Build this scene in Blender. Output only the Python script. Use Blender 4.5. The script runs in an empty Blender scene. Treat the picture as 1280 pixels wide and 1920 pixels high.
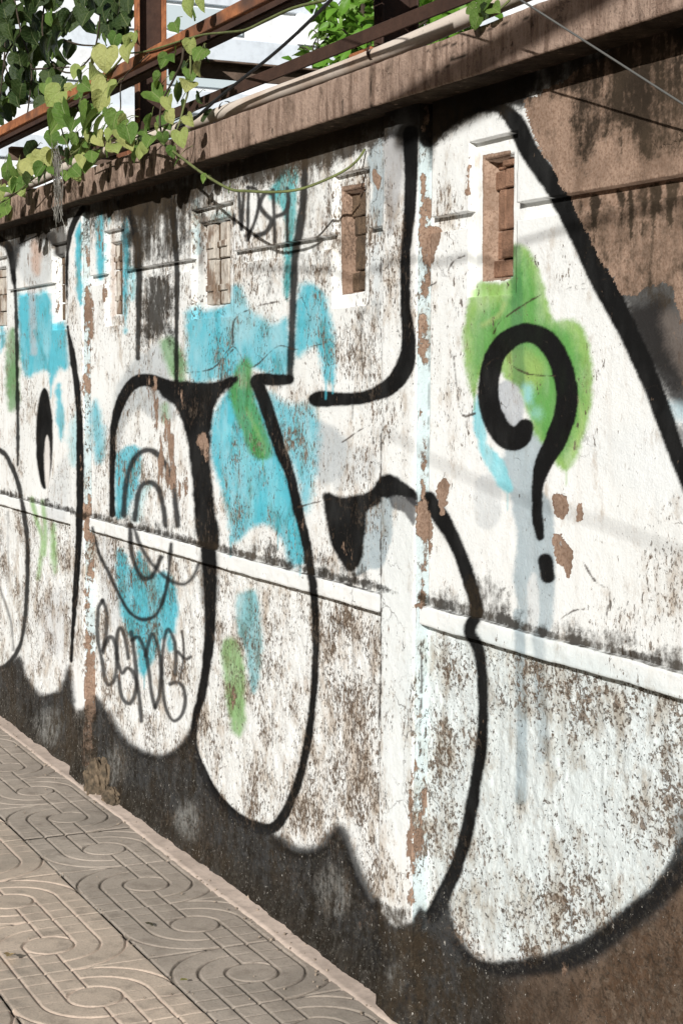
import bpy, bmesh, math, random
import numpy as np
from mathutils import Matrix, Vector, Euler

SC = bpy.context.scene
COL = SC.collection
rng = np.random.default_rng(7)
random.seed(7)

# ------------------------------------------------------------------ camera
H = 1.46687                                   # camera height, metres
FPX = 3172.24                                 # focal length for a 1280 x 1920 frame
YAW, PITCH, ROLL = 0.44387194, 0.08077516, 0.00430883
F = np.array([-math.cos(YAW)*math.cos(PITCH), math.sin(YAW)*math.cos(PITCH), -math.sin(PITCH)])
_r = np.array([math.sin(YAW), math.cos(YAW), 0.0]); _u = np.cross(_r, F)
RT = math.cos(ROLL)*_r + math.sin(ROLL)*_u
UP = -math.sin(ROLL)*_r + math.cos(ROLL)*_u
cam = bpy.data.cameras.new('camera'); camo = bpy.data.objects.new('camera', cam); COL.objects.link(camo)
cam.sensor_fit = 'VERTICAL'; cam.sensor_height = 36.0; cam.sensor_width = 24.0
cam.lens = FPX/1920*36.0; cam.clip_start = 0.05; cam.clip_end = 2000
M = Matrix(((RT[0], UP[0], -F[0], 0), (RT[1], UP[1], -F[1], 0), (RT[2], UP[2], -F[2], H), (0, 0, 0, 1)))
camo.matrix_world = M
SC.camera = camo

# ------------------------------------------------------------------ light
SUN_AZ = math.radians(45.0)                   # from the wall's normal, towards the camera's end of the wall
SUN_EL = math.atan(0.58*math.cos(SUN_AZ))
SV = Vector((math.sin(SUN_AZ)*math.cos(SUN_EL), -math.cos(SUN_AZ)*math.cos(SUN_EL), math.sin(SUN_EL)))
world = bpy.data.worlds.new('World'); SC.world = world; world.use_nodes = True
wn = world.node_tree; wn.nodes.clear()
sky = wn.nodes.new('ShaderNodeTexSky'); sky.sky_type = 'NISHITA'; sky.sun_disc = False
sky.sun_elevation = SUN_EL; sky.sun_rotation = math.atan2(SV.x, SV.y); sky.air_density = 1.0; sky.dust_density = 2.0
bg = wn.nodes.new('ShaderNodeBackground'); bg.inputs[1].default_value = 0.05
wo = wn.nodes.new('ShaderNodeOutputWorld'); wn.links.new(sky.outputs[0], bg.inputs[0]); wn.links.new(bg.outputs[0], wo.inputs[0])
sl = bpy.data.lights.new('sun', 'SUN'); sl.energy = 5.0; sl.angle = math.radians(0.5); sl.color = (1.0, 0.975, 0.94)
so = bpy.data.objects.new('sun', sl); COL.objects.link(so); so.rotation_euler = SV.to_track_quat('Z', 'Y').to_euler(); so.location = (3, -6, 6)
vs = SC.view_settings; vs.view_transform = 'Standard'; vs.look = 'None'; vs.gamma = 1.0; vs.use_curve_mapping = False
vs.exposure = 0.12

# ------------------------------------------------------------------ helpers
def ray(px, py): return (px-640)/FPX*RT - (py-960)/FPX*UP + F
def P(px, py, Y):                             # where the sight line of a photo point meets the upright plane y = Y
    d = ray(px, py); return d*Y/d[1] + np.array([0, 0, H])
def G(px, py, z=0.0):
    d = ray(px, py); return d*(z-H)/d[2] + np.array([0, 0, H])
def PX(px, py, X):
    d = ray(px, py); return d*X/d[0] + np.array([0, 0, H])
def sheet_coords(V):                          # the mural's drawing sheet: a perspective sketch of the wall, 1280 x 1920 units
    W = V - np.array([0, 0, H]); k = FPX/(W@F)
    return 640 + k*(W@RT), 960 - k*(W@UP)

def empty(name, loc=(0, 0, 0), label=None, cat=None, group=None, kind=None):
    o = bpy.data.objects.new(name, None); o.location = loc; o.empty_display_size = .1; COL.objects.link(o)
    return tag(o, label, cat, group, kind)
def tag(o, label=None, cat=None, group=None, kind=None):
    if label: o['label'] = label
    if cat: o['category'] = cat
    if group: o['group'] = group
    if kind: o['kind'] = kind
    return o
def mesh(name, V, Fc, mat=None, smooth=False):
    me = bpy.data.meshes.new(name)
    V = np.asarray(V, float)
    if isinstance(Fc, np.ndarray):
        n, k = Fc.shape
        me.vertices.add(len(V)); me.vertices.foreach_set('co', V.astype(np.float32).ravel())
        me.loops.add(n*k); me.loops.foreach_set('vertex_index', Fc.astype(np.int32).ravel())
        me.polygons.add(n); me.polygons.foreach_set('loop_start', (np.arange(n)*k).astype(np.int32))
        me.polygons.foreach_set('loop_total', np.full(n, k, np.int32))
        me.update(calc_edges=True)
    else:
        me.from_pydata([tuple(v) for v in V], [], Fc); me.update()
    if mat: me.materials.append(mat)
    if smooth: me.polygons.foreach_set('use_smooth', np.ones(len(me.polygons), bool))
    return me
def obj(name, me, parent=None, loc=None, rot=None, scale=None):
    o = bpy.data.objects.new(name, me); COL.objects.link(o)
    if parent: o.parent = parent
    if loc is not None: o.location = loc
    if rot is not None: o.rotation_euler = rot
    if scale is not None: o.scale = scale if hasattr(scale, '__len__') else (scale,)*3
    return o
def grid_faces(nu, nv, flip=False):
    i = np.arange(nu-1)[:, None]*nv + np.arange(nv-1)[None, :]
    f = np.stack([i, i+nv, i+nv+1, i+1], -1).reshape(-1, 4)
    return f[:, ::-1].copy() if flip else f
class MB:
    def __init__(s): s.v = []; s.f = []
    def add(s, V, Fc):
        n = len(s.v); s.v += [tuple(map(float, v)) for v in V]; s.f += [tuple(i+n for i in f) for f in Fc]; return s
    def box(s, x0, x1, y0, y1, z0, z1, ch=0.0, M=None):
        if ch <= 0:
            V = [(x, y, z) for x in (x0, x1) for y in (y0, y1) for z in (z0, z1)]
            Fc = [(0, 1, 3, 2), (4, 6, 7, 5), (0, 4, 5, 1), (2, 3, 7, 6), (0, 2, 6, 4), (1, 5, 7, 3)]
            if M is not None: V = [M @ Vector(v) for v in V]
            return s.add(V, Fc)
        b = bmesh.new(); bmesh.ops.create_cube(b, size=1)
        bmesh.ops.scale(b, vec=(x1-x0, y1-y0, z1-z0), verts=b.verts)
        bmesh.ops.translate(b, vec=((x0+x1)/2, (y0+y1)/2, (z0+z1)/2), verts=b.verts)
        bmesh.ops.bevel(b, geom=b.edges[:], offset=ch, segments=1, affect='EDGES')
        b.verts.index_update()
        V = [M @ v.co if M is not None else v.co for v in b.verts]; Fc = [[v.index for v in f.verts] for f in b.faces]
        s.add(V, Fc); b.free(); return s
    def tube(s, pts, r, n=6, cap=True):
        pts = [Vector(p) for p in pts]; m = len(pts)
        rr = r if hasattr(r, '__len__') else [r]*m
        base = len(s.v); up = Vector((0.31, 0.2, 0.93))
        for i, p in enumerate(pts):
            t = (pts[min(i+1, m-1)] - pts[max(i-1, 0)]).normalized()
            a = t.cross(up); a = a.normalized() if a.length > 1e-4 else t.orthogonal().normalized(); b = t.cross(a)
            for k in range(n):
                q = 2*math.pi*k/n; s.v.append(tuple(p + (a*math.cos(q)+b*math.sin(q))*rr[i]))
        for i in range(m-1):
            for k in range(n):
                s.f.append((base+i*n+k, base+i*n+(k+1) % n, base+(i+1)*n+(k+1) % n, base+(i+1)*n+k))
        if cap:
            s.f.append(tuple(base+k for k in range(n))[::-1]); s.f.append(tuple(base+(m-1)*n+k for k in range(n)))
        return s
    def build(s, name, mat, parent=None, smooth=False, loc=None):
        return obj(name, mesh(name, s.v, s.f, mat, smooth), parent, loc)
def crom(pts, n=8, closed=False):             # smooth curve through points
    p = np.asarray(pts, float)
    if len(p) < 3: 
        t = np.linspace(0, 1, n+1)[:, None]; return p[0]*(1-t)+p[1]*t if len(p) == 2 else p
    q = np.vstack([p[-1], p, p[0], p[1]]) if closed else np.vstack([2*p[0]-p[1], p, 2*p[-1]-p[-2]])
    out = []; t = np.linspace(0, 1, n, endpoint=False)[:, None]
    for i in range(1, len(q)-2):
        a, b, c, d = q[i-1], q[i], q[i+1], q[i+2]
        out.append(.5*((2*b)+(c-a)*t+(2*a-5*b+4*c-d)*t*t+(-a+3*b-3*c+d)*t**3))
    if not closed: out.append(p[-1:])
    return np.vstack(out)
_tab = np.random.default_rng(3).random((256, 256))
def vnoise(x, y, sd=0):
    x = x + sd*17.37; y = y + sd*31.91
    xi = np.floor(x).astype(int); yi = np.floor(y).astype(int); fx = x-xi; fy = y-yi
    fx = fx*fx*(3-2*fx); fy = fy*fy*(3-2*fy)
    g = lambda a, b: _tab[a & 255, b & 255]
    return (g(xi, yi)*(1-fx)+g(xi+1, yi)*fx)*(1-fy)+(g(xi, yi+1)*(1-fx)+g(xi+1, yi+1)*fx)*fy
def fbm(x, y, sd=0, o=4):
    s = 0; a = 1; t = 0
    for i in range(o):
        s = s + a*vnoise(x*2**i, y*2**i, sd+i*5); t += a; a *= .55
    return s/t

# ------------------------------------------------------------------ materials
class NT:
    def __init__(s, name):
        s.m = bpy.data.materials.new(name); s.m.use_nodes = True; s.t = s.m.node_tree; s.t.nodes.clear()
        s.out = s.n('ShaderNodeOutputMaterial'); s.b = s.n('ShaderNodeBsdfPrincipled'); s.l(s.b.outputs[0], s.out.inputs[0])
        s.b.inputs['Specular IOR Level'].default_value = .25
        s.tc = s.n('ShaderNodeTexCoord').outputs['Object']
    def n(s, t, **k):
        x = s.t.nodes.new(t)
        for a, v in k.items(): setattr(x, a, v)
        return x
    def l(s, a, b): s.t.links.new(a, b)
    def set(s, sock, v):
        if hasattr(v, 'is_linked'): s.l(v, sock)
        else: sock.default_value = v
    def mapp(s, sc, src=None, loc=(0, 0, 0)):
        x = s.n('ShaderNodeMapping'); s.l(src or s.tc, x.inputs[0]); x.inputs['Scale'].default_value = sc; x.inputs['Location'].default_value = loc
        return x.outputs[0]
    def noise(s, scale, detail=4, rough=.55, vec=None, dist=0.0, col=False):
        x = s.n('ShaderNodeTexNoise'); s.l(vec or s.tc, x.inputs['Vector'])
        x.inputs['Scale'].default_value = scale; x.inputs['Detail'].default_value = detail; x.inputs['Roughness'].default_value = rough; x.inputs['Distortion'].default_value = dist
        return x.outputs[1 if col else 0]
    def voro(s, scale, feature='F1', vec=None, rnd=1.0):
        x = s.n('ShaderNodeTexVoronoi', feature=feature); s.l(vec or s.tc, x.inputs['Vector']); x.inputs['Scale'].default_value = scale; x.inputs['Randomness'].default_value = rnd
        return x.outputs['Distance']
    def math(s, op, a, b=0.0, c=None, clamp=False):
        x = s.n('ShaderNodeMath', operation=op, use_clamp=clamp); s.set(x.inputs[0], a); s.set(x.inputs[1], b)
        if c is not None: s.set(x.inputs[2], c)
        return x.outputs[0]
    def ss(s, v, a, b, lo=0.0, hi=1.0):
        x = s.n('ShaderNodeMapRange', interpolation_type='SMOOTHSTEP'); s.set(x.inputs[0], v)
        for i, q in enumerate((a, b, lo, hi)): x.inputs[i+1].default_value = q
        return x.outputs[0]
    def mix(s, f, a, b, mode='MIX'):
        x = s.n('ShaderNodeMix', data_type='RGBA', blend_type=mode); s.set(x.inputs[0], f)
        for i, v in ((6, a), (7, b)):
            if hasattr(v, 'is_linked'): s.l(v, x.inputs[i])
            else: x.inputs[i].default_value = (*v, 1) if len(v) == 3 else v
        return x.outputs[2]
    def attr(s, name):
        x = s.n('ShaderNodeAttribute', attribute_name=name); return x
    def bump(s, h, dist=.003, strength=1.0, nrm=None):
        x = s.n('ShaderNodeBump'); s.set(x.inputs['Height'], h); x.inputs['Distance'].default_value = dist; x.inputs['Strength'].default_value = strength
        if nrm: s.l(nrm, x.inputs['Normal'])
        return x.outputs[0]
    def done(s, col=None, rough=.85, nrm=None, metal=None):
        if col is not None: s.set(s.b.inputs['Base Color'], col if hasattr(col, 'is_linked') else (*col, 1))
        s.set(s.b.inputs['Roughness'], rough)
        if nrm: s.l(nrm, s.b.inputs['Normal'])
        return s.m

def mat_wall(name, rough, stretch, chipscale, conc=False):
    t = NT(name); pa = t.attr('paint'); we = t.attr('wear')
    sp = t.n('ShaderNodeSeparateColor'); t.l(we.outputs['Color'], sp.inputs[0]); R, Gm, B = sp.outputs[0], sp.outputs[1], sp.outputs[2]; A = we.outputs['Alpha']
    vst = t.mapp((1, 1, stretch)); streak = t.mapp((1, 1, .09)); st2 = t.mapp((1, 1, .6))
    np_ = t.noise(11, 9, .68, t.mapp((1, 1, .55)))
    peel = t.ss(t.math('MULTIPLY_ADD', R, .62, np_), .685, .70)
    nc = t.noise(chipscale, 6, .66, vst, .35); nl = t.noise(6, 5, .62, t.mapp((1, 1, 1.2)))
    chipv = t.math('ADD', t.math('MULTIPLY_ADD', B, .20, nc), t.math('MULTIPLY_ADD', nl, .50, -.25))
    nk = t.noise(chipscale*2.1, 5, .7, vst, .3)
    spk = t.ss(t.math('ADD', t.math('MULTIPLY_ADD', B, .20, nk), t.math('MULTIPLY_ADD', nl, .5, -.25)), .662, .70)
    lum = t.n('ShaderNodeRGBToBW'); t.l(pa.outputs['Color'], lum.inputs[0])
    chip = t.math('MULTIPLY', t.ss(chipv, .690, .725), t.ss(lum.outputs[0], .0, .3, .25, 1))
    ns = t.noise(28, 7, .62, streak); nb = t.noise(2.6, 4, .6); nf = t.noise(160, 5, .7)
    # fresh paint: slight yellowing, dust and brush variation
    c = t.mix(t.ss(nb, .35, .75), pa.outputs['Color'], (.94, .94, .93), 'MULTIPLY')
    c = t.mix(t.ss(ns, .50, .78, 0, .28), c, (.70, .62, .55), 'MULTIPLY')
    wst = t.math('ADD', t.math('MULTIPLY_ADD', B, .30, t.noise(16, 8, .72, st2)), t.math('MULTIPLY_ADD', nl, .4, -.2))
    c = t.mix(t.ss(wst, .58, .80, 0, .85), c, (.60, .51, .43), 'MULTIPLY')
    c = t.mix(t.ss(t.noise(95, 4, .7, t.mapp((1, 1, .35), None, (4, 1, 2))), .60, .74, 0, .45), c, (.45, .36, .28), 'MULTIPLY')
    # hairline cracks and small dark pits
    dv = t.n('ShaderNodeVectorMath', operation='ADD'); t.l(t.tc, dv.inputs[0])
    sc_ = t.n('ShaderNodeVectorMath', operation='SCALE'); t.l(t.noise(9, 5, .6, None, 0, True), sc_.inputs[0]); sc_.inputs['Scale'].default_value = .14; t.l(sc_.outputs[0], dv.inputs[1])
    crd = t.voro(6.5, 'DISTANCE_TO_EDGE', dv.outputs[0])
    crm = t.math('MULTIPLY', t.ss(crd, .004, .016, 1, 0), t.ss(t.noise(3.1, 3, .6, t.mapp((1, 1, 1), None, (5, 3, 1))), .57, .66))
    c = t.mix(t.math('MULTIPLY', crm, .45), c, (.07, .05, .035))
    pit = t.ss(t.math('MULTIPLY_ADD', B, .10, t.noise(75, 3, .6, t.mapp((1, 1, .6), None, (3, 1, 7)))), .715, .75)
    c = t.mix(t.math('MULTIPLY', pit, .7), c, (.12, .085, .06))
    # layers under the paint
    ub = t.mix(t.ss(t.noise(17, 6, .7), .3, .7), (.39, .275, .205), (.25, .175, .13))
    ub = t.mix(t.ss(nf, .42, .66, 0, .75), ub, (.17, .105, .07)); ub = t.mix(t.ss(t.noise(6, 7, .7, st2), .48, .68, 0, .6), ub, (.15, .10, .07))
    uc = t.mix(t.ss(nc, .56, .72), (.29, .225, .17), (.050, .041, .032))
    spk = t.math('MULTIPLY', spk, t.ss(lum.outputs[0], .0, .3, .22, 1)); spk = t.math('MULTIPLY', spk, t.ss(B, .08, .3))
    c = t.mix(t.math('MULTIPLY', t.math('MULTIPLY', t.ss(chipv, .62, .71), t.ss(lum.outputs[0], .02, .3)), t.ss(B, .05, .3, 0, .5)), c, t.mix(.5, c, (.55, .43, .33)))
    c = t.mix(t.math('MULTIPLY', chip, .85), c, uc); c = t.mix(t.math('MULTIPLY', spk, .88), c, t.mix(t.ss(nl, .4, .6), (.045, .04, .034), (.12, .085, .058)))
    c = t.mix(peel, c, ub)
    rim = t.math('MULTIPLY', t.ss(t.math('MULTIPLY_ADD', R, .62, np_), .665, .685), t.ss(t.math('MULTIPLY_ADD', R, .62, np_), .685, .692, 1, 0))
    c = t.mix(t.math('MULTIPLY', rim, .6), c, (.25, .17, .12))
    # mould and run-off
    gv = t.math('ADD', Gm, t.math('ADD', t.math('ADD', t.math('MULTIPLY_ADD', ns, .45, -.225), t.math('MULTIPLY_ADD', t.noise(19, 6, .7, t.mapp((1, 1, .7), None, (9, 4, 2))), .75, -.375)), t.math('MULTIPLY_ADD', t.noise(45, 5, .7), .7, -.35)))
    gm = t.math('MULTIPLY', t.ss(gv, .20, .58), t.ss(Gm, .02, .16))
    c = t.mix(t.math('MULTIPLY', gm, .93), c, t.mix(t.ss(nb, .4, .65), (.017, .0135, .0095), (.050, .037, .024)))
    if conc:
        v1 = t.noise(34, 9, .72, t.mapp((1, 1, .16))); v2 = t.noise(8, 6, .65, t.mapp((1, 1, .4)))
        c = t.mix(t.ss(v1, .46, .62, 0, .75), c, (.40, .36, .34), 'MULTIPLY'); c = t.mix(t.ss(v1, .28, .42, .55, 0), c, (.52, .37, .285))
        c = t.mix(t.ss(v2, .48, .66, 0, .6), c, (.42, .40, .38), 'MULTIPLY'); c = t.mix(t.ss(nf, .52, .7, 0, .6), c, (.085, .06, .045))
    # pale flecks where older coats show through
    mo = t.math('MULTIPLY', t.ss(t.noise(62, 9, .8, t.mapp((1, 1, 1.3), None, (7, 2, 1))), .48, .66), t.math('MULTIPLY', A, .40))
    c = t.mix(mo, c, t.mix(t.ss(t.noise(7, 4, .6), .4, .62), (.12, .10, .075), (.26, .25, .22)))
    c = t.mix(t.math('MULTIPLY', t.ss(t.noise(48, 9, .8, t.mapp((1, 1, 1.5), None, (1, 6, 3))), .50, .62), t.math('MULTIPLY', A, .85)), c, (.022, .020, .016))
    fl = t.ss(t.math('MULTIPLY_ADD', A, .205, t.noise(130, 6, .72, t.mapp((1, 1, .7), None, (2, 8, 4)))), .80, .84)
    c = t.mix(fl, c, (.55, .53, .48))
    h = t.math('MULTIPLY_ADD', nf, .45, t.math('MULTIPLY', t.noise(40, 6, .65), .9 if rough else .5))
    h = t.math('MULTIPLY_ADD', spk, -.6, h); h = t.math('MULTIPLY_ADD', t.math('MULTIPLY', A, t.noise(105, 6, .75, t.mapp((1, 1, 1.5)))), 2.2, h)
    h = t.math('MULTIPLY_ADD', peel, -.9, h); h = t.math('MULTIPLY_ADD', chip, -.9 if rough else -.3, h); h = t.math('MULTIPLY_ADD', crm, -.6, h); h = t.math('MULTIPLY_ADD', gm, -.12, h)
    nrm = t.bump(h, .0042 if rough else .0024, 1.0)
    t.b.inputs['Specular IOR Level'].default_value = .06
    return t.done(c, .9, nrm)
WALL_U = mat_wall('painted_plaster', False, .55, 60)
COPE = mat_wall('weathered_concrete', True, .5, 60, True)
WALL_L = mat_wall('painted_roughcast', True, .62, 66)
WALL_R = mat_wall('painted_roughcast_coarse', True, 1.0, 56)

def mat_simple(name, a, b, scale=8, rough=.8, bumpd=.002, stretch=(1, 1, 1), metal=0, spec=.25, hi=.7, lo=.3):
    t = NT(name); v = t.mapp(stretch); n = t.noise(scale, 7, .65, v); n2 = t.noise(scale*9, 4, .65, v)
    c = t.mix(t.ss(n, lo, hi), a, b); c = t.mix(t.ss(n2, .4, .75, 0, .35), c, tuple(x*.45 for x in a))
    t.b.inputs['Metallic'].default_value = metal; t.b.inputs['Specular IOR Level'].default_value = spec
    return t.done(c, rough, t.bump(t.math('MULTIPLY_ADD', n2, .5, n), bumpd))
RUST = None
def mat_rust():
    t = NT('rusted_steel'); n = t.noise(14, 8, .7); n2 = t.noise(90, 5, .7); n3 = t.noise(4, 4, .6)
    c = t.mix(t.ss(n, .3, .68), (.44, .175, .075), (.20, .075, .036)); c = t.mix(t.ss(n3, .45, .7), c, (.10, .060, .045))
    c = t.mix(t.ss(n2, .55, .72, 0, .6), c, (.045, .028, .02))
    return t.done(c, .8, t.bump(t.math('MULTIPLY_ADD', n2, .6, n), .0015))
RUST = mat_rust()
RUST_D = mat_simple('dark_brown_steel', (.075, .042, .030), (.045, .026, .020), 12, .7)
RUST_G = mat_simple('weathered_steel', (.17, .12, .09), (.08, .055, .04), 18, .85)
def mat_pvc():
    t = NT('old_white_pvc'); n = t.noise(7, 5, .6, t.mapp((.6, 1, 1))); n2 = t.noise(60, 4, .6)
    c = t.mix(t.ss(n, .40, .72), (.66, .58, .50), (.52, .40, .31)); c = t.mix(t.ss(n, .66, .74), c, (.25, .12, .05)); c = t.mix(t.ss(n2, .62, .7, 0, .4), c, (.25, .2, .16))
    t.b.inputs['Specular IOR Level'].default_value = .4
    return t.done(c, .5, t.bump(n2, .0006))
PVC = mat_pvc()
CABLE = NT('black_cable_sheath').done((.022, .023, .026), .55)
CABLE_G = NT('grey_cable_sheath').done((.09, .09, .085), .6)
def mat_leaf(name, a, b, tr=.3, vein=.35, rough=.45):
    t = NT(name); oi = t.n('ShaderNodeObjectInfo').outputs['Random']
    n = t.noise(5, 4, .6); xyz = t.n('ShaderNodeSeparateXYZ'); t.l(t.tc, xyz.inputs[0])
    c = t.mix(oi, a, b); c = t.mix(t.ss(n, .35, .75, 0, .45), c, tuple(x*.62 for x in a))
    mid = t.ss(t.math('ABSOLUTE', xyz.outputs[0]), .012, .035, vein, 0)
    sv = t.math('ABSOLUTE', t.math('SUBTRACT', t.math('FRACT', t.math('MULTIPLY_ADD', t.math('ABSOLUTE', xyz.outputs[0]), -4.2, t.math('MULTIPLY', xyz.outputs[1], 5.2))), .5))
    mid = t.math('MAXIMUM', mid, t.ss(sv, .03, .09, vein*.55, 0))
    c = t.mix(mid, c, (.42, .46, .22))
    c = t.mix(t.ss(t.noise(22, 3, .6), .70, .76, 0, .6), c, (.16, .10, .04))
    t.b.inputs['Base Color'].default_value = (0, 0, 0, 1); t.l(c, t.b.inputs['Base Color']); t.b.inputs['Roughness'].default_value = rough
    tb = t.n('ShaderNodeBsdfTranslucent'); t.l(t.mix(.5, c, (.30, .40, .06)), tb.inputs[0])
    ms = t.n('ShaderNodeMixShader'); ms.inputs[0].default_value = tr
    t.l(t.b.outputs[0], ms.inputs[1]); t.l(tb.outputs[0], ms.inputs[2]); t.l(ms.outputs[0], t.out.inputs[0])
    t.l(t.bump(t.math('MULTIPLY_ADD', mid, -1, n), .02, .5), t.b.inputs['Normal'])
    return t.m
LEAF_PALE = mat_leaf('pale_leaf', (.40, .41, .15), (.25, .33, .09), .25, .25)
LEAF_MID = mat_leaf('green_leaf', (.075, .16, .028), (.16, .26, .055), .3)
LEAF_DARK = mat_leaf('shade_dark_leaf', (.018, .038, .011), (.045, .075, .018), .14, .2)  # creeper's shade is put into this darker green
LEAF_LIME = mat_leaf('lime_leaf', (.16, .34, .04), (.10, .26, .03), .35, .2)
STEM = mat_simple('vine_stem', (.17, .20, .07), (.10, .11, .045), 30, .7, .001)
STEM_D = mat_simple('woody_stem', (.075, .058, .04), (.045, .035, .025), 30, .85, .001)

def mat_tile(name, a, b, gro):
    t = NT(name); oi = t.n('ShaderNodeObjectInfo'); g = t.attr('groove').outputs['Fac']
    wv = t.n('ShaderNodeNewGeometry').outputs['Position']
    n = t.noise(2.4, 5, .65, wv); n2 = t.noise(170, 5, .75, wv); n3 = t.noise(14, 5, .65, wv)
    c = t.mix(t.ss(n, .32, .68), a, b); c = t.mix(t.math('MULTIPLY', oi.outputs['Random'], .6), c, tuple(x*.72 for x in a))
    c = t.mix(t.ss(n3, .45, .75, 0, .6), c, (.20, .165, .135)); c = t.mix(t.ss(t.noise(.9, 6, .7, wv), .5, .66, 0, .5), c, (.22, .20, .17))
    c = t.mix(t.ss(n2, .45, .75, 0, .45), c, (.13, .105, .085)); c = t.mix(t.ss(n2, .22, .36, .35, 0), c, (.60, .53, .46))
    c = t.mix(t.math('MULTIPLY', g, t.ss(n3, .2, .6, .45, .95)), c, gro)
    return t.done(c, .88, t.bump(t.math('MULTIPLY_ADD', n3, .6, n2), .0016))
TILE_R = mat_tile('grey_concrete_tile', (.51, .44, .37), (.39, .335, .28), (.12, .10, .08))
TILE_L = mat_tile('pinkish_concrete_tile', (.64, .525, .42), (.49, .41, .33), (.57, .445, .36))
MORTAR = mat_simple('pinkish_mortar', (.62, .51, .43), (.45, .37, .31), 6, .9, .003)
DIRT = mat_simple('dark_joint_dirt', (.17, .14, .11), (.10, .08, .065), 20, .95)
ASPHALT = mat_simple('asphalt', (.055, .053, .05), (.04, .04, .04), 30, .9, .004)
KERB = mat_simple('kerb_concrete', (.38, .35, .31), (.30, .27, .24), 9, .9)
SOIL = mat_simple('bare_ground', (.17, .14, .10), (.10, .12, .06), 3, .95, .01)
RUBBLE = mat_simple('crumbled_mortar', (.20, .15, .10), (.05, .042, .03), 34, .95, .006)
BLDG = mat_simple('white_render', (.84, .86, .88), (.80, .83, .86), .5, .85, .002)
BLDG_G = mat_simple('pale_grey_render', (.66, .72, .78), (.60, .66, .73), .7, .85, .002)
GLASS_B = NT('bluish_glass'); GLASS_B = GLASS_B.done((.50, .58, .62), .4)
BLOCK = mat_simple('bare_terracotta_block', (.40, .23, .15), (.24, .135, .085), 34, .92, .012)
BLOCK_W = mat_simple('whitewashed_block', (.52, .48, .42), (.20, .14, .10), 13, .9, .008, (1, 1, .5), hi=.56, lo=.44)
BLOCK_D = mat_simple('dark_brown_block', (.20, .135, .085), (.07, .05, .035), 26, .92, .012)  # dark brown block, also painting shade into the niches' rib gaps

# ------------------------------------------------------------------ the setting on the ground
T = .40; OX, OY = -4.36200, 1.35119           # paving lattice: tile side and one corner
def plane(name, x0, x1, y0, y1, z, mat, kind='structure'):
    o = obj(name, mesh(name, [(x0, y0, z), (x1, y0, z), (x1, y1, z), (x0, y1, z)], [(0, 1, 2, 3)], mat)); o['kind'] = kind; return o
plane('ground', -300, 300, -300, 300, -.16, SOIL)
plane('road', -300, 300, -7.2, -.85, -.15, ASPHALT)
pv = MB().box(-12, 4, -.70, 1.80, -.155, -.009).build('pavement', DIRT); pv['kind'] = 'structure'
kb = MB(); x = -12
while x < 4:
    kb.box(x, x+.99, -.85, -.705, -.155, .004, .008); x += 1.0
kb = kb.build('kerb', KERB); kb['kind'] = 'structure'

def tile_mesh(kind, mat):
    n = 132; s = T-.003
    a = np.linspace(0, 1, n); A_, B_ = np.meshgrid(a, a, indexing='ij'); u = A_-.5; v = B_-.5
    if kind: v = -v
    r = np.hypot(u, v); arcq = (u*v < 0)
    dl = np.abs(r-1/6)
    dl = np.where(arcq, np.minimum(dl, np.minimum(np.abs(r-1/3), np.abs(r-.497))), dl)
    av = np.abs(v)
    st = np.where(r > 1/6-.003, np.minimum(np.abs(av-1/6), np.abs(av-1/3)), 9)
    dl = np.where(~arcq, np.minimum(dl, st), dl)
    dl = np.where(np.abs(u) > 1/6, np.minimum(dl, av), dl)
    dt = np.where(~arcq & (r > 1/6+.01), np.minimum(np.minimum(np.abs(np.abs(u)-1/6), np.abs(np.abs(u)-1/3)), np.abs(u)), 9)
    wob = .0035*(fbm(A_*9, B_*9, 4+kind)-.5)*2
    dl = (dl+wob)*T; dt = (dt+wob)*T
    g1 = np.clip(1-(dl-.0012)/.0036, 0, 1); g1 = g1*g1*(3-2*g1); g2 = np.clip(1-(dt-.0006)/.0026, 0, 1)
    z = -.0052*g1 - .0022*np.where(g1 > .3, 0, g2)
    ed = np.minimum(np.minimum(A_, 1-A_), np.minimum(B_, 1-B_))*T
    z = z - .004*np.clip(1-ed/.006, 0, 1)**2 + .0012*(fbm(A_*6, B_*6, 9+kind, 5)-.5) + .0006*(fbm(A_*50, B_*50, 2, 2)-.5)
    V = np.stack([u*s, (B_-.5)*s, z], -1).reshape(-1, 3)
    Fc = grid_faces(n, n)
    rim = np.concatenate([np.arange(n)*n, (n-1)*n+np.arange(1, n), (np.arange(n-2, -1, -1))*n+n-1, np.arange(n-2, 0, -1)])
    lo = V[rim].copy(); lo[:, 2] = -.02; k = len(rim); base = len(V)
    V = np.vstack([V, lo]); i = np.arange(k); j = (i+1) % k
    Fc = np.vstack([Fc, np.stack([rim[i], base+i, base+j, rim[j]], -1)[:, ::-1]])
    me = mesh('paving_tile', V, Fc, mat, False)
    gr = np.zeros(len(V), np.float32); gr[:n*n] = np.maximum(g1, .75*g2).ravel(); gr[n*n:] = 1
    at = me.attributes.new('groove', 'FLOAT', 'POINT'); at.data.foreach_set('value', gr)
    return me
tm = [[tile_mesh(k, m) for k in (0, 1)] for m in (TILE_R, TILE_L)]
for row in range(-5, 1):
    for k in range(-14, 8):
        m = tm[0 if row == 0 else 1][(k+row) % 2]
        cx = OX+(k+.5)*T; cy = OY+(row+.5)*T
        o = obj('paving_tile', m, pv, (cx, cy, rng.normal(0, .0008)))
        o.rotation_euler = (rng.normal(0, .0022), rng.normal(0, .0022), rng.normal(0, .002))
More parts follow.
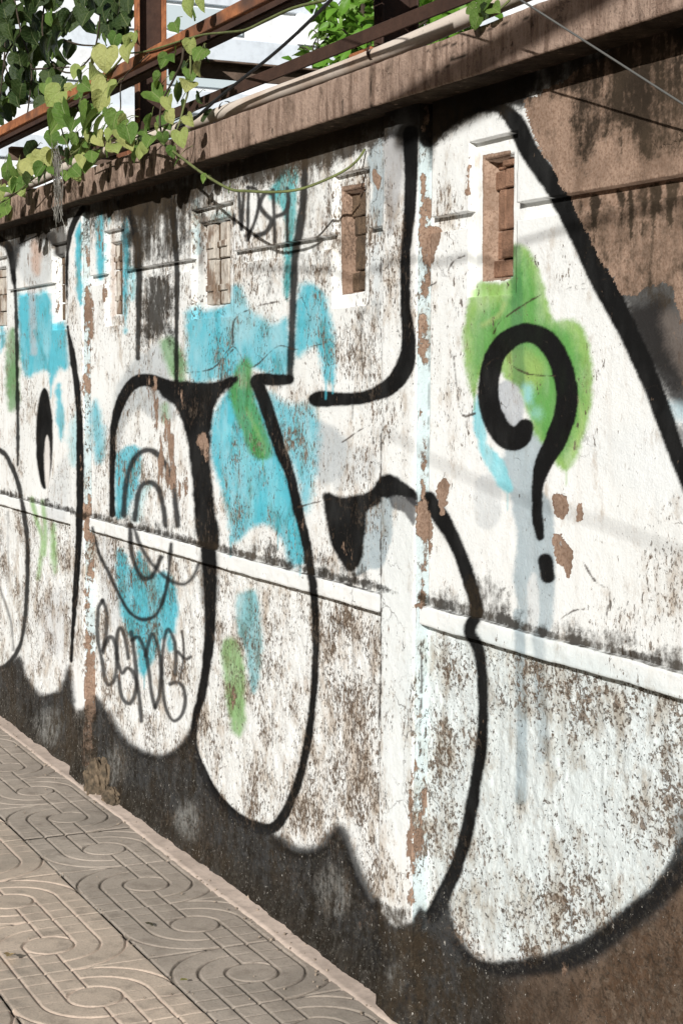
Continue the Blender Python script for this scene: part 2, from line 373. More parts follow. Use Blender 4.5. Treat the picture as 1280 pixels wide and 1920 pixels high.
# mortar margin between the tiles and the wall
n = 900; us = np.linspace(-11, 2.5, n); ys = np.linspace(1.695, 1.80, 12)
Uu, Yy = np.meshgrid(us, ys, indexing='ij'); tt = np.linspace(0, 1, 12)[None, :]
edge = .004*(fbm(us*9, us*0, 1, 4)-.5)*2+.003*(fbm(us*60, us*0, 2, 2)-.5)
zz = .004 + .016*tt**2 + .005*(fbm(Uu*14, Yy*14, 5, 5)-.5) + .003*(fbm(Uu*60, Yy*60, 7, 3)-.5) + .010*np.clip(fbm(Uu*5, Yy*5, 8, 3)-.6, 0, 1)*tt
zz[:, 0] = -.012
Yy = Yy.copy(); Yy[:, :3] += edge[:, None]
ms = obj('mortar_margin', mesh('mortar_margin', np.stack([Uu, Yy, zz], -1).reshape(-1, 3), grid_faces(n, 12), MORTAR, True)); ms['kind'] = 'structure'

# ------------------------------------------------------------------ the mural: shapes on the drawing sheet
WHITE = (.78, .795, .78); CYAN = (.075, .45, .56); CYAN_L = (.24, .60, .67); GREEN = (.085, .30, .072); GREEN_L = (.25, .43, .115)
GREY = (.37, .41, .43); GREYB = (.35, .425, .46); GREYD = (.24, .25, .26); BLK = (.009, .009, .009); DKG = (.020, .020, .021)
PALE = (.60, .70, .72)
def seg_dist(x, y, pts, w=None):
    d = np.full(x.shape, 1e9)
    for i in range(len(pts)-1):
        ax, ay = pts[i, 0], pts[i, 1]; bx, by = pts[i+1, 0]-ax, pts[i+1, 1]-ay; L = bx*bx+by*by+1e-9
        t = np.clip(((x-ax)*bx+(y-ay)*by)/L, 0, 1); q = np.hypot(x-ax-t*bx, y-ay-t*by)
        if w is not None: q = q-(w[i]+(w[i+1]-w[i])*t)/2
        np.minimum(d, q, out=d)
    return d
def inside(x, y, pts):
    c = np.zeros(x.shape, bool); n = len(pts); j = n-1
    for i in range(n):
        xi, yi, xj, yj = pts[i, 0], pts[i, 1], pts[j, 0], pts[j, 1]
        if yi != yj: c ^= ((yi > y) != (yj > y)) & (x < (xj-xi)*(y-yi)/(yj-yi)+xi)
        j = i
    return c
OPS = []
def stroke(pts, w, col=BLK, a=1.0, soft=3.0, ch='paint', jit=1.5):
    p = np.array([q[:2] for q in pts], float); ww = np.array([q[2] if len(q) > 2 else w for q in pts], float)
    s = crom(np.column_stack([p, ww]), 6)
    if ch == 'paint' and col is BLK: OPS.append(('s', s[:, :2], s[:, 2]+6, BLK, .11, 9.0, ch, jit))
    if ch == 'paint' and col is BLK: soft *= .62
    OPS.append(('s', s[:, :2], s[:, 2], col, a, soft, ch, jit))
def fill(pts, col, a=1.0, soft=4.0, ch='paint', jit=3.0, sm=True):
    s = crom(pts, 5, True) if sm else np.array(pts, float)
    s = np.vstack([s, s[:1]])
    if ch == 'paint' and max(col)-min(col) > .12: soft *= 1.5; jit *= 1.4
    OPS.append(('f', s, None, col, a, soft, ch, jit))
def ell(cx, cy, rx, ry, col, rot=0, **k):
    t = np.linspace(0, 2*math.pi, 14, endpoint=False); c, s = math.cos(rot), math.sin(rot)
    fill([(cx+rx*math.cos(q)*c-ry*math.sin(q)*s, cy+rx*math.cos(q)*s+ry*math.sin(q)*c) for q in t], col, **k)
def box_px(x0, x1, y0l, y0r, y1l, y1r): return [(x0, y0l), (x1, y0r), (x1, y1r), (x0, y1l)]
def paint_eval(x, y, base, wear):
    n1 = fbm(x/9, y/9, 11, 4)-.5; n2 = fbm(x/26, y/26, 12, 4)-.5; tex = fbm(x/14, y/60, 21, 4); rnd = np.random.default_rng(5).random(len(x))
    for (k, p, w, col, a, soft, ch, jit) in OPS:
        m = 12+soft*2+(w.max()/2 if w is not None else 0)
        sel = np.nonzero((x > p[:, 0].min()-m) & (x < p[:, 0].max()+m) & (y > p[:, 1].min()-m) & (y < p[:, 1].max()+m))[0]
        if not len(sel): continue
        xs = x[sel]; ys = y[sel]
        if k == 's': d = seg_dist(xs, ys, p, w)
        else:
            d = seg_dist(xs, ys, p); d = np.where(inside(xs, ys, p), -d, d)
        d = d + jit*(n1[sel]*1.5+n2[sel]*2.2) + soft*.4*(rnd[sel]-.5)
        al = np.clip(.5-d/(2*soft), 0, 1); al = al*al*(3-2*al)*a
        if ch == 'paint':
            al = al*(1-(.42 if max(col)-min(col) > .12 and k == 'f' else .03 if max(col) < .06 else .2)*np.clip(tex[sel]-.40, 0, 1)*1.3)
            c = np.array(col)[None]*(1+.16*(n2[sel]+n1[sel]*.5))[:, None]
            base[sel] = base[sel]*(1-al[:, None])+c*al[:, None]
        else:
            i = 'RGBA'.index(ch)
            if col < 0: wear[sel, i] *= (1-al)
            else: wear[sel, i] = np.maximum(wear[sel, i], col*al) if i != 3 else wear[sel, i]*(1-al)+col*al

# --- pale tints
fill([(800, 1185), (1300, 1320), (1300, 1640), (1000, 1800), (850, 1720), (800, 1600)], PALE, .55, 30)
fill([(716, 930), (777, 985), (775, 1500), (712, 1500)], (.66, .72, .73), .4, 12)
fill([(1100, 820), (1300, 800), (1300, 960), (1150, 900)], (.70, .74, .75), .35, 25)
# --- greys
fill([(215, 745), (240, 690), (300, 640), (315, 660), (320, 730), (330, 780), (300, 790), (260, 770), (235, 800), (220, 860)], GREY, .7, 7)
fill([(592, 790), (640, 815), (655, 850), (640, 890), (600, 910), (588, 860)], GREY, .75, 8)
fill([(640, 845), (700, 850), (705, 885), (660, 910), (625, 915)], (.55, .58, .59), .6, 8)
fill([(892, 900), (915, 888), (935, 905), (940, 960), (925, 990), (895, 985), (888, 940)], (.56, .59, .60), .7, 5)
fill([(940, 860), (985, 800), (1040, 845), (1000, 900), (1035, 960), (1035, 1175), (985, 1170), (962, 1090), (968, 1010), (955, 930)], GREYB, .9, 5)
fill([(990, 1090), (1004, 1080), (1010, 1170), (990, 1180)], (.74, .75, .74), .7, 4)
stroke([(972, 1150), (975, 1250), (978, 1400), (976, 1500)], 21, GREYB, .9, 4)
stroke([(1008, 1190), (1012, 1300), (1018, 1420)], 22, GREYB, .65, 6)
fill([(718, 250), (756, 262), (758, 300), (752, 360), (742, 420), (735, 438), (725, 430), (720, 340)], (.36, .36, .365), .8, 6)
fill([(690, 290), (718, 262), (717, 430), (702, 425), (694, 395), (699, 350), (690, 330)], GREYB, .85, 3)
fill([(712, 932), (732, 930), (734, 990), (728, 1030), (716, 1062), (690, 1070), (665, 1080), (676, 1030), (680, 970)], GREYB, .9, 3)
fill([(695, 480), (712, 440), (712, 600), (700, 570)], (.55, .6, .62), .6, 5)
fill([(30, 470), (52, 448), (85, 450), (97, 480), (95, 520), (85, 545), (60, 540), (40, 520)], (.50, .53, .54), .75, 5)
fill([(60, 450), (75, 455), (78, 480), (74, 515), (62, 505)], (.52, .36, .28), .8, 5)
fill([(100, 900), (125, 860), (128, 960), (105, 990), (80, 1000)], (.56, .59, .60), .6, 8)
fill([(85, 1120), (120, 1110), (125, 1200), (100, 1230), (80, 1190)], (.58, .59, .60), .6, 12)
fill([(185, 1000), (230, 1030), (240, 1120), (220, 1180), (195, 1150), (185, 1060)], (.55, .57, .58), .6, 10)
stroke([(330, 690), (322, 620)], 16, GREY, .5, 6)
# --- cyan
fill([(348, 600), (352, 582), (372, 572), (390, 582), (430, 562), (436, 537), (455, 538), (466, 575), (512, 606), (540, 600), (543, 702), (510, 708), (470, 690), (440, 705), (400, 714), (356, 712)], CYAN, .95, 6)
fill([(440, 545), (468, 575), (530, 610), (535, 660), (505, 650), (495, 600), (470, 640), (440, 640), (420, 590)], (.42, .62, .67), .55, 10)
fill([(556, 548), (585, 532), (606, 550), (620, 590), (628, 645), (628, 705), (620, 718), (607, 710), (600, 680), (590, 650), (553, 665)], CYAN, .95, 5)
fill([(395, 800), (405, 765), (425, 738), (440, 728), (490, 738), (512, 800), (532, 860), (552, 920), (570, 1000), (573, 1050), (558, 1062), (540, 1055), (528, 1010), (498, 985), (470, 990), (450, 1012), (432, 1018), (425, 960), (410, 900), (397, 860)], CYAN, .97, 5)
stroke([(420, 820), (430, 800), (442, 830), (470, 900), (470, 970)], 12, CYAN_L, .5, 5)
stroke([(455, 850), (500, 880), (520, 950)], 30, CYAN_L, .3, 12)
fill([(500, 738), (540, 756), (586, 762), (597, 820), (590, 900), (574, 960), (557, 905), (530, 830)], CYAN, .85, 8)
fill([(512, 345), (530, 320), (560, 312), (559, 360), (555, 420), (549, 480), (545, 540), (537, 562), (531, 520), (535, 430), (528, 390), (505, 370)], (.06, .40, .43), .95, 4)
fill([(180, 412), (196, 400), (197, 470), (194, 514), (183, 513)], CYAN, .95, 3)
fill([(231, 412), (242, 400), (244, 470), (240, 560), (238, 612), (233, 618), (230, 520)], CYAN, .95, 3)
fill([(243, 508), (256, 505), (255, 540), (246, 560)], CYAN_L, .8, 4)
fill([(200, 408), (210, 404), (208, 418), (203, 430)], CYAN, .9, 3)
fill([(142, 440), (154, 420), (154, 560), (149, 570), (144, 545)], CYAN, .95, 2.5)
fill([(32, 565), (40, 548), (70, 552), (80, 545), (95, 552), (100, 604), (123, 602), (127, 640), (126, 690), (110, 690), (97, 718), (90, 695), (70, 700), (55, 708), (40, 690)], CYAN, .95, 4)
stroke([(60, 545), (62, 600), (64, 660)], 12, (.5, .48, .5), .6, 4)
stroke([(65, 620), (80, 660), (92, 695)], 5, (.10, .36, .42), .7, 2)
fill([(104, 735), (114, 720), (120, 760), (121, 800), (115, 826), (108, 800)], CYAN, .9, 3)
fill([(0, 605), (8, 612), (10, 645), (0, 660)], CYAN, .9, 3)
fill([(171, 765), (182, 752), (192, 790), (197, 848), (184, 868), (173, 830)], CYAN, .85, 6)
fill([(132, 800), (148, 770), (150, 850), (135, 870)], CYAN_L, .6, 6)
fill([(215, 868), (240, 836), (266, 846), (262, 900), (246, 945), (236, 964), (216, 966)], CYAN, .9, 4)
fill([(255, 940), (272, 905), (285, 910), (270, 940), (262, 975), (250, 975)], CYAN_L, .6, 5)
fill([(218, 1040), (230, 1028), (247, 1062), (262, 1034), (282, 1072), (315, 1072), (331, 1115), (331, 1182), (316, 1192), (302, 1205), (290, 1235), (266, 1268), (254, 1205), (236, 1180), (221, 1110)], CYAN, .95, 4)
fill([(312, 1200), (322, 1190), (325, 1215), (316, 1222)], CYAN, .9, 4)
fill([(442, 1130), (455, 1110), (475, 1108), (486, 1140), (491, 1210), (488, 1262), (475, 1300), (467, 1280), (460, 1220), (444, 1180)], (.16, .43, .48), .9, 4)
fill([(890, 755), (897, 745), (915, 830), (940, 860), (959, 915), (946, 922), (925, 895), (901, 850), (889, 800)], CYAN_L, .95, 3)
# --- green
fill([(872, 600), (885, 545), (905, 529), (955, 524), (957, 470), (971, 457), (990, 470), (1012, 510), (1028, 570), (1037, 602), (1060, 598), (1088, 608), (1104, 650), (1110, 720), (1104, 780), (1085, 850), (1062, 882), (1045, 876), (1028, 845), (1000, 812), (986, 770), (932, 690), (906, 700), (888, 745), (872, 700), (867, 650)], GREEN_L, .97, 4)
fill([(885, 640), (900, 585), (950, 560), (965, 510), (985, 480), (1005, 540), (1020, 600), (1060, 615), (1085, 660), (1092, 730), (1080, 800), (1060, 850), (1040, 850), (1000, 800), (985, 740), (950, 650), (905, 680), (890, 720)], GREEN, .8, 10)
fill([(960, 650), (1020, 680), (1010, 720), (980, 740), (960, 700)], (.33, .46, .14), .7, 10)
stroke([(905, 610), (935, 590), (945, 570)], 8, (.40, .50, .20), .6, 5)
stroke([(966, 470), (968, 560), (970, 640), (972, 720)], 22, (.05, .17, .075), .55, 4)
ell(988, 738, 9, 18, (.30, .62, .66), soft=7, a=.9)
ell(1005, 775, 12, 10, (.30, .60, .55), soft=8, a=.6)
stroke([(1052, 770), (1078, 740), (1090, 800), (1072, 850)], 7, (.40, .54, .22), .45, 4)
fill([(437, 705), (445, 682), (463, 671), (474, 688), (474, 720), (486, 770), (505, 828), (506, 855), (491, 862), (470, 850), (455, 812), (438, 770), (431, 735)], (.075, .28, .085), .97, 4)
stroke([(462, 765), (478, 800), (495, 835), (492, 850)], 6, (.22, .42, .15), .5, 4)
fill([(299, 640), (310, 632), (327, 634), (345, 670), (350, 712), (335, 730), (318, 700), (305, 665)], (.12, .30, .10), .85, 5)
fill([(415, 1218), (429, 1196), (445, 1202), (457, 1240), (461, 1300), (459, 1360), (450, 1384), (436, 1370), (424, 1310)], (.20, .38, .13), .9, 4)
fill([(12, 650), (25, 612), (36, 655), (39, 720), (32, 762), (16, 770), (12, 710)], (.10, .26, .08), .9, 4)
stroke([(60, 935), (70, 980), (80, 1010), (75, 1060), (72, 1085)], 8, (.22, .42, .13), .8, 4)
stroke([(80, 940), (86, 1000), (84, 1040)], 7, (.22, .42, .13), .8, 4)
fill([(95, 990), (103, 982), (108, 1020), (107, 1068), (101, 1076), (96, 1040)], (.22, .42, .13), .85, 4)
ell(310, 775, 8, 22, (.16, .34, .12), a=.6)
# grey inside the hook
ell(952, 760, 30, 46, (.47, .50, .525), rot=-.12, soft=4)
# --- bare brown upper right
fill([(985, 200), (1020, 175), (1300, 70), (1300, 560), (1262, 535), (1235, 528), (1195, 548), (1166, 545), (1140, 500), (1106, 440), (1068, 365), (1028, 300)], 1.0, 1.0, 15, 'R', 5)
fill([(1160, 575), (1205, 570), (1235, 555), (1270, 600), (1300, 680), (1300, 790), (1270, 770), (1240, 730), (1200, 670), (1170, 610)], (.03, .03, .032), .9, 16)
stroke([(1240, 600), (1262, 650), (1290, 700)], 10, (.3, .28, .27), .35, 8)
fill([(1130, 505), (1205, 510), (1250, 510), (1300, 530), (1300, 700), (1262, 745), (1222, 700), (1180, 630)], (.020, .018, .017), .9, 26, jit=9)
fill([(1238, 600), (1262, 585), (1300, 640), (1300, 720), (1268, 690)], (.20, .17, .15), .6, 14, jit=6)
fill([(1235, 752), (1300, 765), (1300, 795), (1250, 782)], (.45, .60, .66), .75, 7)
fill([(1262, 800), (1300, 810), (1300, 860), (1280, 850)], (.05, .05, .055), .7, 12)
fill([(172, 372), (716, 196), (716, 238), (560, 300), (470, 330), (330, 392), (240, 410), (172, 402)], (.02, .018, .015), .85, 9, jit=7)  # dark strips under the coping: its shadow painted together with soot
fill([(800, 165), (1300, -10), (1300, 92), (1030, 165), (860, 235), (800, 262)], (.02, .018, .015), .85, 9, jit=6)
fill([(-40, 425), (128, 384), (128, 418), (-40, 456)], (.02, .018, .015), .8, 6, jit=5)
# soot runs below the coping and on the brown plaster
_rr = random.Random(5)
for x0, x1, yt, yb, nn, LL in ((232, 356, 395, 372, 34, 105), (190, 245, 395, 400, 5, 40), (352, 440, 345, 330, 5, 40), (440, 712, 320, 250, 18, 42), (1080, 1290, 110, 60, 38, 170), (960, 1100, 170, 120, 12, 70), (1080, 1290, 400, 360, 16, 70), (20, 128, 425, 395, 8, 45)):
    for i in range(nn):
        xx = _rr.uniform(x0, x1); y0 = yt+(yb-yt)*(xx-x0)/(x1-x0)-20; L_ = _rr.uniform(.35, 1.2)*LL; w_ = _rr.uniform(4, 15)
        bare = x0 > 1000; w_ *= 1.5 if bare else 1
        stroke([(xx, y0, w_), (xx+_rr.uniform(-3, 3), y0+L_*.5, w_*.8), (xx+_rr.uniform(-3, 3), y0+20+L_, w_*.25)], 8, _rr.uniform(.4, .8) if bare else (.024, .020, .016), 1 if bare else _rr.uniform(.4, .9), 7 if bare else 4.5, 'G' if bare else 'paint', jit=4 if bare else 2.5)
# --- black line work
stroke([(985, 800, 30), (974, 818, 42), (955, 822, 46), (932, 800, 42), (915, 745, 40), (922, 682, 38), (945, 643, 38), (985, 624, 36), (1024, 640, 40), (1050, 682, 42), (1062, 735, 42), (1056, 785, 42), (1040, 828, 40), (1020, 865, 34), (1008, 905, 24), (1006, 955, 20), (1008, 980, 20), (1012, 1006, 16)], 40, BLK, 1, 3)
stroke([(1022, 1052), (1026, 1080)], 28, BLK, 1, 3.5)
stroke([(800, 262, 30), (832, 228, 30), (880, 206, 22), (930, 200, 20), (965, 228, 34), (990, 280, 36), (1020, 322, 38), (1050, 366, 42), (1078, 420, 44), (1105, 478, 44), (1132, 535, 44), (1165, 597, 40), (1195, 662, 38), (1225, 730, 36), (1250, 800, 34), (1275, 868, 32), (1300, 930, 32)], 36, BLK, 1, 4.5)
fill([(716, 190), (782, 176), (986, 120), (985, 196), (935, 196), (880, 204), (838, 228), (815, 270), (806, 318), (800, 270), (783, 262), (775, 300), (757, 290), (748, 262), (716, 252)], (.02, .019, .018), .95, 7)
stroke([(770, 250, 30), (770, 330, 26), (767, 400, 22), (760, 480, 19), (760, 580, 21), (766, 640, 27), (756, 692, 34), (728, 726, 32), (685, 744, 24), (640, 749, 24), (602, 748, 30), (590, 749, 24)], 24, BLK, 1, 3.5)
fill([(300, 712), (350, 714), (395, 717), (440, 704), (444, 716), (416, 740), (401, 770), (395, 820), (395, 870), (402, 940), (411, 1025), (374, 1025), (362, 940), (357, 880), (354, 850), (345, 810), (331, 765), (300, 742)], BLK, 1, 3.5)
stroke([(211, 965, 11), (211, 880, 11), (213, 812, 13), (221, 770, 17), (240, 730, 22), (268, 712, 24), (300, 720, 26), (330, 735, 26)], 14, BLK, 1, 3)
stroke([(391, 1030, 30), (394, 1100, 24), (393, 1190, 20), (388, 1240, 18), (379, 1300, 16), (366, 1350, 14), (364, 1400, 14), (380, 1445, 16), (402, 1487, 18), (430, 1522, 22), (470, 1548, 24), (510, 1553, 22), (537, 1520, 18), (561, 1460, 16), (577, 1390, 15), (586, 1320, 14), (591, 1250, 14), (592, 1190, 14), (590, 1130, 15), (581, 1060, 17), (570, 1000, 17), (558, 955, 18), (545, 895, 19), (525, 840, 23), (505, 780, 26), (489, 735, 26), (482, 712, 24), (512, 712, 24), (541, 712, 20)], 16, BLK, 1, 3.5)
stroke([(392, 1045), (393, 1120)], 34, BLK, .6, 8)
stroke([(572, 290, 14), (568, 380, 16), (560, 440, 16), (553, 480, 14), (549, 580, 14), (546, 650, 13), (543, 712, 13)], 15, BLK, .95, 4.5)
stroke([(226, 382, 14), (247, 410, 14), (257, 455, 13), (261, 510, 12), (260, 600, 10), (259, 672, 7)], 12, BLK, .95, 3)
stroke([(322, 380, 16), (328, 440, 13), (332, 500, 11), (332, 560, 9), (331, 640, 8), (331, 720, 8)], 10, BLK, .95, 2.5)
stroke([(156, 390, 12), (138, 420, 13), (130, 447, 10), (126, 490, 6), (126, 560, 3)], 8, BLK, 1, 2.5)
stroke([(127, 612, 5), (137, 670, 11), (145, 730, 12), (150, 805, 13), (151, 900, 14), (150, 965, 14), (147, 1035, 13), (142, 1110, 11), (137, 1185, 8), (134, 1240, 6)], 12, BLK, 1, 2.5)
ell(84, 822, 16, 95, BLK, soft=2, jit=.8)
ell(89, 866, 5.5, 50, (.72, .70, .67), soft=2, jit=1)
stroke([(26, 500, 6), (30, 560, 7), (32, 640, 7), (33, 720, 7), (34, 800, 6), (34, 872, 5)], 7, BLK, .95, 2.5)
stroke([(-5, 840), (12, 855), (27, 885), (37, 915), (45, 960), (52, 1015), (52, 1085), (48, 1150), (38, 1210), (16, 1245), (-5, 1255)], 9, BLK, .95, 3)
stroke([(-6, 448, 18), (14, 460, 18), (22, 488, 14), (27, 530, 9)], 14, BLK, 1, 4)
fill([(14, 452), (60, 432), (98, 430), (112, 462), (104, 478), (90, 452), (60, 446), (36, 466), (28, 500)], BLK, .9, 5)
stroke([(27, 500, 10), (34, 465, 12), (52, 444, 12), (80, 438, 13), (98, 452, 13), (106, 472, 10)], 12, (.03, .03, .03), .9, 5)
fill([(95, 440), (110, 422), (125, 432), (128, 470), (118, 482), (106, 478)], (.05, .045, .04), .85, 5)
# half circles
stroke([(232, 965), (236, 910), (247, 870), (265, 848), (287, 846), (310, 870), (325, 908), (333, 985)], 11, DKG, .95, 3)
stroke([(253, 975), (260, 925), (272, 906), (290, 908), (302, 930), (311, 985)], 10, DKG, .95, 3)
stroke([(244, 985), (247, 1035), (258, 1070), (270, 1085), (287, 1078), (302, 1045)], 9, DKG, .95, 3)
stroke([(252, 990), (262, 1020), (280, 1050), (302, 1075), (325, 1091), (346, 1095), (363, 1080), (372, 1058)], 7, DKG, .9, 3)
stroke([(174, 990), (179, 1012), (187, 1040), (205, 1076), (221, 1110), (241, 1145), (265, 1161), (290, 1155), (306, 1126), (315, 1085), (321, 1020)], 7, DKG, .95, 2.5)
# the mouth
fill([(606, 925), (640, 931), (680, 926), (710, 912), (714, 940), (690, 958), (685, 1000), (679, 1042), (664, 1072), (646, 1067), (626, 1032), (612, 985)], BLK, 1, 3.5)
fill([(700, 918), (714, 893), (735, 890), (756, 903), (780, 924), (779, 948), (752, 932), (714, 932)], BLK, 1, 3)
fill([(733, 931), (752, 930), (778, 940), (776, 984), (756, 962), (735, 950)], (.05, .05, .053), .85, 3)
stroke([(803, 938, 34), (825, 968, 32), (845, 1002, 28), (863, 1042, 26), (880, 1090, 26), (893, 1145, 26), (880, 1182, 24), (896, 1215, 22), (903, 1262, 20), (905, 1330, 20), (902, 1400, 22), (894, 1450, 22), (886, 1500, 24), (872, 1570, 26), (855, 1625, 26), (836, 1668, 28), (812, 1715, 30)], 24, BLK, 1, 4.5)
for (x, y, L_, w, c_, a_) in ((432, 1010, 34, 5, CYAN, .7), (520, 1000, 30, 4, CYAN, .6), (562, 1055, 24, 5, CYAN, .6), (610, 712, 36, 4, CYAN, .7), (623, 715, 22, 4, CYAN, .7), (95, 716, 30, 4, CYAN, .7), (664, 1070, 26, 4, BLK, .7), (1060, 880, 30, 4, GREEN_L, .6), (492, 858, 22, 4, GREEN, .6), (300, 1200, 40, 4, CYAN, .7), (270, 1262, 30, 4, CYAN, .6), (950, 916, 40, 5, CYAN_L, .5), (888, 745, 24, 4, GREEN, .6), (660, 752, 34, 3, DKG, .6), (725, 742, 28, 3, DKG, .5)):
    stroke([(x, y-6, w), (x+1, y+L_*.5, w*.8), (x+.5, y+L_, w*.6)], w, c_, a_, 1.6, jit=.6)
# tag 'bsmt'
def tg(pts, ox, oy, s, w,  col=DKG, a=.9, soft=2.2): stroke([(ox+p[0]/s, oy+p[1]/s) for p in pts], w, col, a, soft, jit=.8)
B_ = lambda pts, w=7.6: tg(pts, 160, 1080, 5.3333, w)
B_([(175, 245), (135, 320), (122, 480), (125, 620), (150, 760), (178, 880), (195, 1020), (235, 1088), (285, 1050), (310, 940), (312, 780), (285, 640), (240, 615), (200, 700), (178, 770)])
B_([(175, 245), (208, 330), (214, 480), (200, 640), (170, 745)])
B_([(432, 820), (415, 700), (392, 590), (350, 520), (320, 600), (322, 780), (338, 900), (372, 970), (420, 920), (470, 955), (510, 1060), (500, 1180), (455, 1268), (400, 1258), (355, 1170), (335, 1000)])
B_([(460, 560), (480, 700), (500, 850), (520, 1050), (545, 1250), (560, 1450)])
B_([(470, 640), (530, 612), (580, 700), (612, 800), (640, 960), (660, 1150), (698, 1318)])
B_([(602, 800), (640, 650), (672, 580), (720, 680), (750, 830), (756, 1000), (740, 1200), (702, 1310)])
B_([(900, 985), (906, 800), (890, 650), (830, 530), (790, 640), (770, 850), (770, 1050), (790, 1250), (840, 1400), (900, 1448), (970, 1380), (1000, 1250), (980, 1120), (920, 1062), (850, 1080)], 7)
B_([(965, 550), (985, 700), (980, 850), (950, 1022)], 5); B_([(930, 760), (1000, 830), (1055, 808)], 6)
V_ = lambda pts, w=6.5: tg(pts, 330, 280, 3.282, w, (.04, .04, .04), .97, 2.2)
V_([(355, 405), (356, 455)], 7); V_([(386, 262), (402, 492)], 7); V_([(418, 258), (404, 490)]); V_([(446, 230), (440, 560)])
V_([(440, 232), (495, 250), (510, 330), (490, 430), (455, 510), (428, 532)], 7)
V_([(588, 268), (545, 272), (516, 345), (556, 405), (588, 440), (555, 508), (490, 532)], 9.5)
V_([(598, 250), (604, 420), (608, 572)], 7.5); V_([(684, 240), (692, 330), (668, 390), (618, 412)], 8); V_([(690, 330), (684, 450), (686, 592)], 7)
# faint thin lines far left
stroke([(0, 1100), (10, 1130), (22, 1170), (26, 1220)], 4, DKG, .6, 2)
stroke([(15, 960), (17, 1090)], 4, (.2, .2, .2), .5, 2)
stroke([(500, 990), (505, 935)], 5, CYAN_L, .3, 3)
# dark wash near the foot of the wall
FOOT_L = [(-60, 1262), (0, 1255), (20, 1240), (40, 1230), (50, 1265), (70, 1295), (88, 1303), (112, 1290), (134, 1258), (134, 1500), (-60, 1500)]
FOOT_P2 = [(128, 1335), (150, 1330), (172, 1332), (172, 1480), (128, 1480)]
FOOT_M = [(173, 1330), (188, 1312), (203, 1338), (220, 1370), (250, 1400), (285, 1415), (317, 1412), (346, 1390), (365, 1360), (372, 1420), (385, 1460), (410, 1500), (440, 1530), (480, 1553), (512, 1560), (525, 1575), (545, 1592), (575, 1598), (602, 1590), (622, 1568), (638, 1558), (656, 1602), (675, 1650), (697, 1690), (712, 1708), (712, 1940), (173, 1600)]
FOOT_P = [(704, 1725), (740, 1738), (768, 1730), (790, 1725), (790, 1960), (700, 1960)]
FOOT_R = [(778, 1730), (805, 1715), (826, 1672), (842, 1650), (842, 1690), (858, 1760), (880, 1790), (920, 1804), (970, 1801), (1040, 1790), (1100, 1762), (1160, 1717), (1220, 1668), (1300, 1590), (1300, 2100), (778, 2100)]
for pl in (FOOT_L, FOOT_M, FOOT_P, FOOT_R): fill(pl, (.024, .025, .027), .95, 6)
fill(FOOT_P2, (.10, .085, .07), .8, 6)
fill([(1000, 1812), (1060, 1818), (1120, 1792), (1180, 1745), (1240, 1700), (1300, 1640), (1300, 2100), (930, 2100), (940, 1900)], (.19, .13, .09), .92, 26, jit=12)
fill([(900, 1830), (1010, 1830), (1080, 1860), (1020, 2100), (880, 2100)], (.07, .055, .042), .6, 40, jit=12)
fill([(-40, 1285), (0, 1300), (140, 1405), (300, 1510), (500, 1655), (700, 1810), (712, 1900), (400, 1650), (0, 1370), (-40, 1350)], (.050, .042, .032), .75, 26, jit=10)
stroke([(860, 1768, 22), (885, 1800, 22), (925, 1816, 24), (980, 1814, 34), (1045, 1802, 44), (1105, 1776, 46), (1165, 1732, 44), (1225, 1684, 42), (1300, 1612, 40)], 34, (.016, .016, .017), .95, 9)
fill([(1262, 1530), (1300, 1500), (1300, 1600), (1268, 1590)], (.05, .07, .08), .6, 14)
for pts in ([(330, 1530), (350, 1500), (375, 1520), (365, 1570), (340, 1560)], [(590, 1660), (620, 1620), (650, 1650), (660, 1700), (630, 1720), (600, 1700)], [(200, 1420), (225, 1400), (235, 1440), (215, 1470), (198, 1450)], [(70, 1340), (105, 1335), (112, 1380), (90, 1400), (72, 1375)], [(725, 1822), (745, 1815), (755, 1850), (735, 1865)]):
    fill(pts, (.36, .36, .34), .7, 14, jit=7)
# --- wear: bare patches (R), mould (G), chipping (B), flecks (A)
for q in ([(820, 905), (835, 897), (838, 925), (835, 955), (825, 965), (815, 930)], [(1037, 930), (1052, 925), (1063, 945), (1055, 970), (1040, 962)], [(1082, 945), (1092, 945), (1092, 972), (1082, 975)], [(1035, 1005), (1055, 1002), (1072, 1030), (1075, 1070), (1065, 1095), (1050, 1070), (1036, 1040)],
          [(700, 322), (706, 318), (712, 345), (706, 352)], [(876, 312), (884, 318), (882, 360), (872, 368)], [(286, 706), (296, 704), (297, 730), (290, 732)], [(322, 702), (328, 700), (330, 720), (324, 724)], [(800, 430), (826, 432), (820, 470), (804, 500), (800, 470)]):
    fill(q, .52, 1, 5, 'R', 6)
for (x0, x1, y0, y1) in ((789, 801, 480, 500), (790, 803, 515, 560), (790, 801, 600, 680), (780, 792, 720, 770), (786, 800, 870, 925), (781, 802, 930, 1060), (778, 800, 1080, 1140), (789, 803, 190, 250), (786, 798, 320, 470), (762, 777, 1585, 1735), (766, 775, 1450, 1590)):
    fill([(x0, y0), (x1, y0+3), (x1, y1), (x0, y1-4)], .31, 1, 8, 'R', 8)
for (x0, x1, y0, y1) in ((158, 170, 460, 500), (156, 170, 560, 800), (156, 170, 850, 1000), (158, 172, 1100, 1330), (156, 174, 1340, 1440), (110, 117, 515, 590)):
    fill([(x0, y0), (x1, y0+3), (x1, y1), (x0, y1-4)], .31, 1, 6, 'R', 6)
fill([(292, 800), (330, 760), (345, 860), (340, 960), (300, 900), (280, 850)], .28, 1, 20, 'R')
fill([(250, 700), (345, 720), (340, 820), (300, 830)], .22, 1, 18, 'R')
fill([(370, 820), (388, 815), (390, 870), (376, 860)], .4, 1, 8, 'R')
fill([(905, 292), (956, 282), (956, 522), (905, 527)], 1.0, 1, 2, 'R', .6, sm=False)
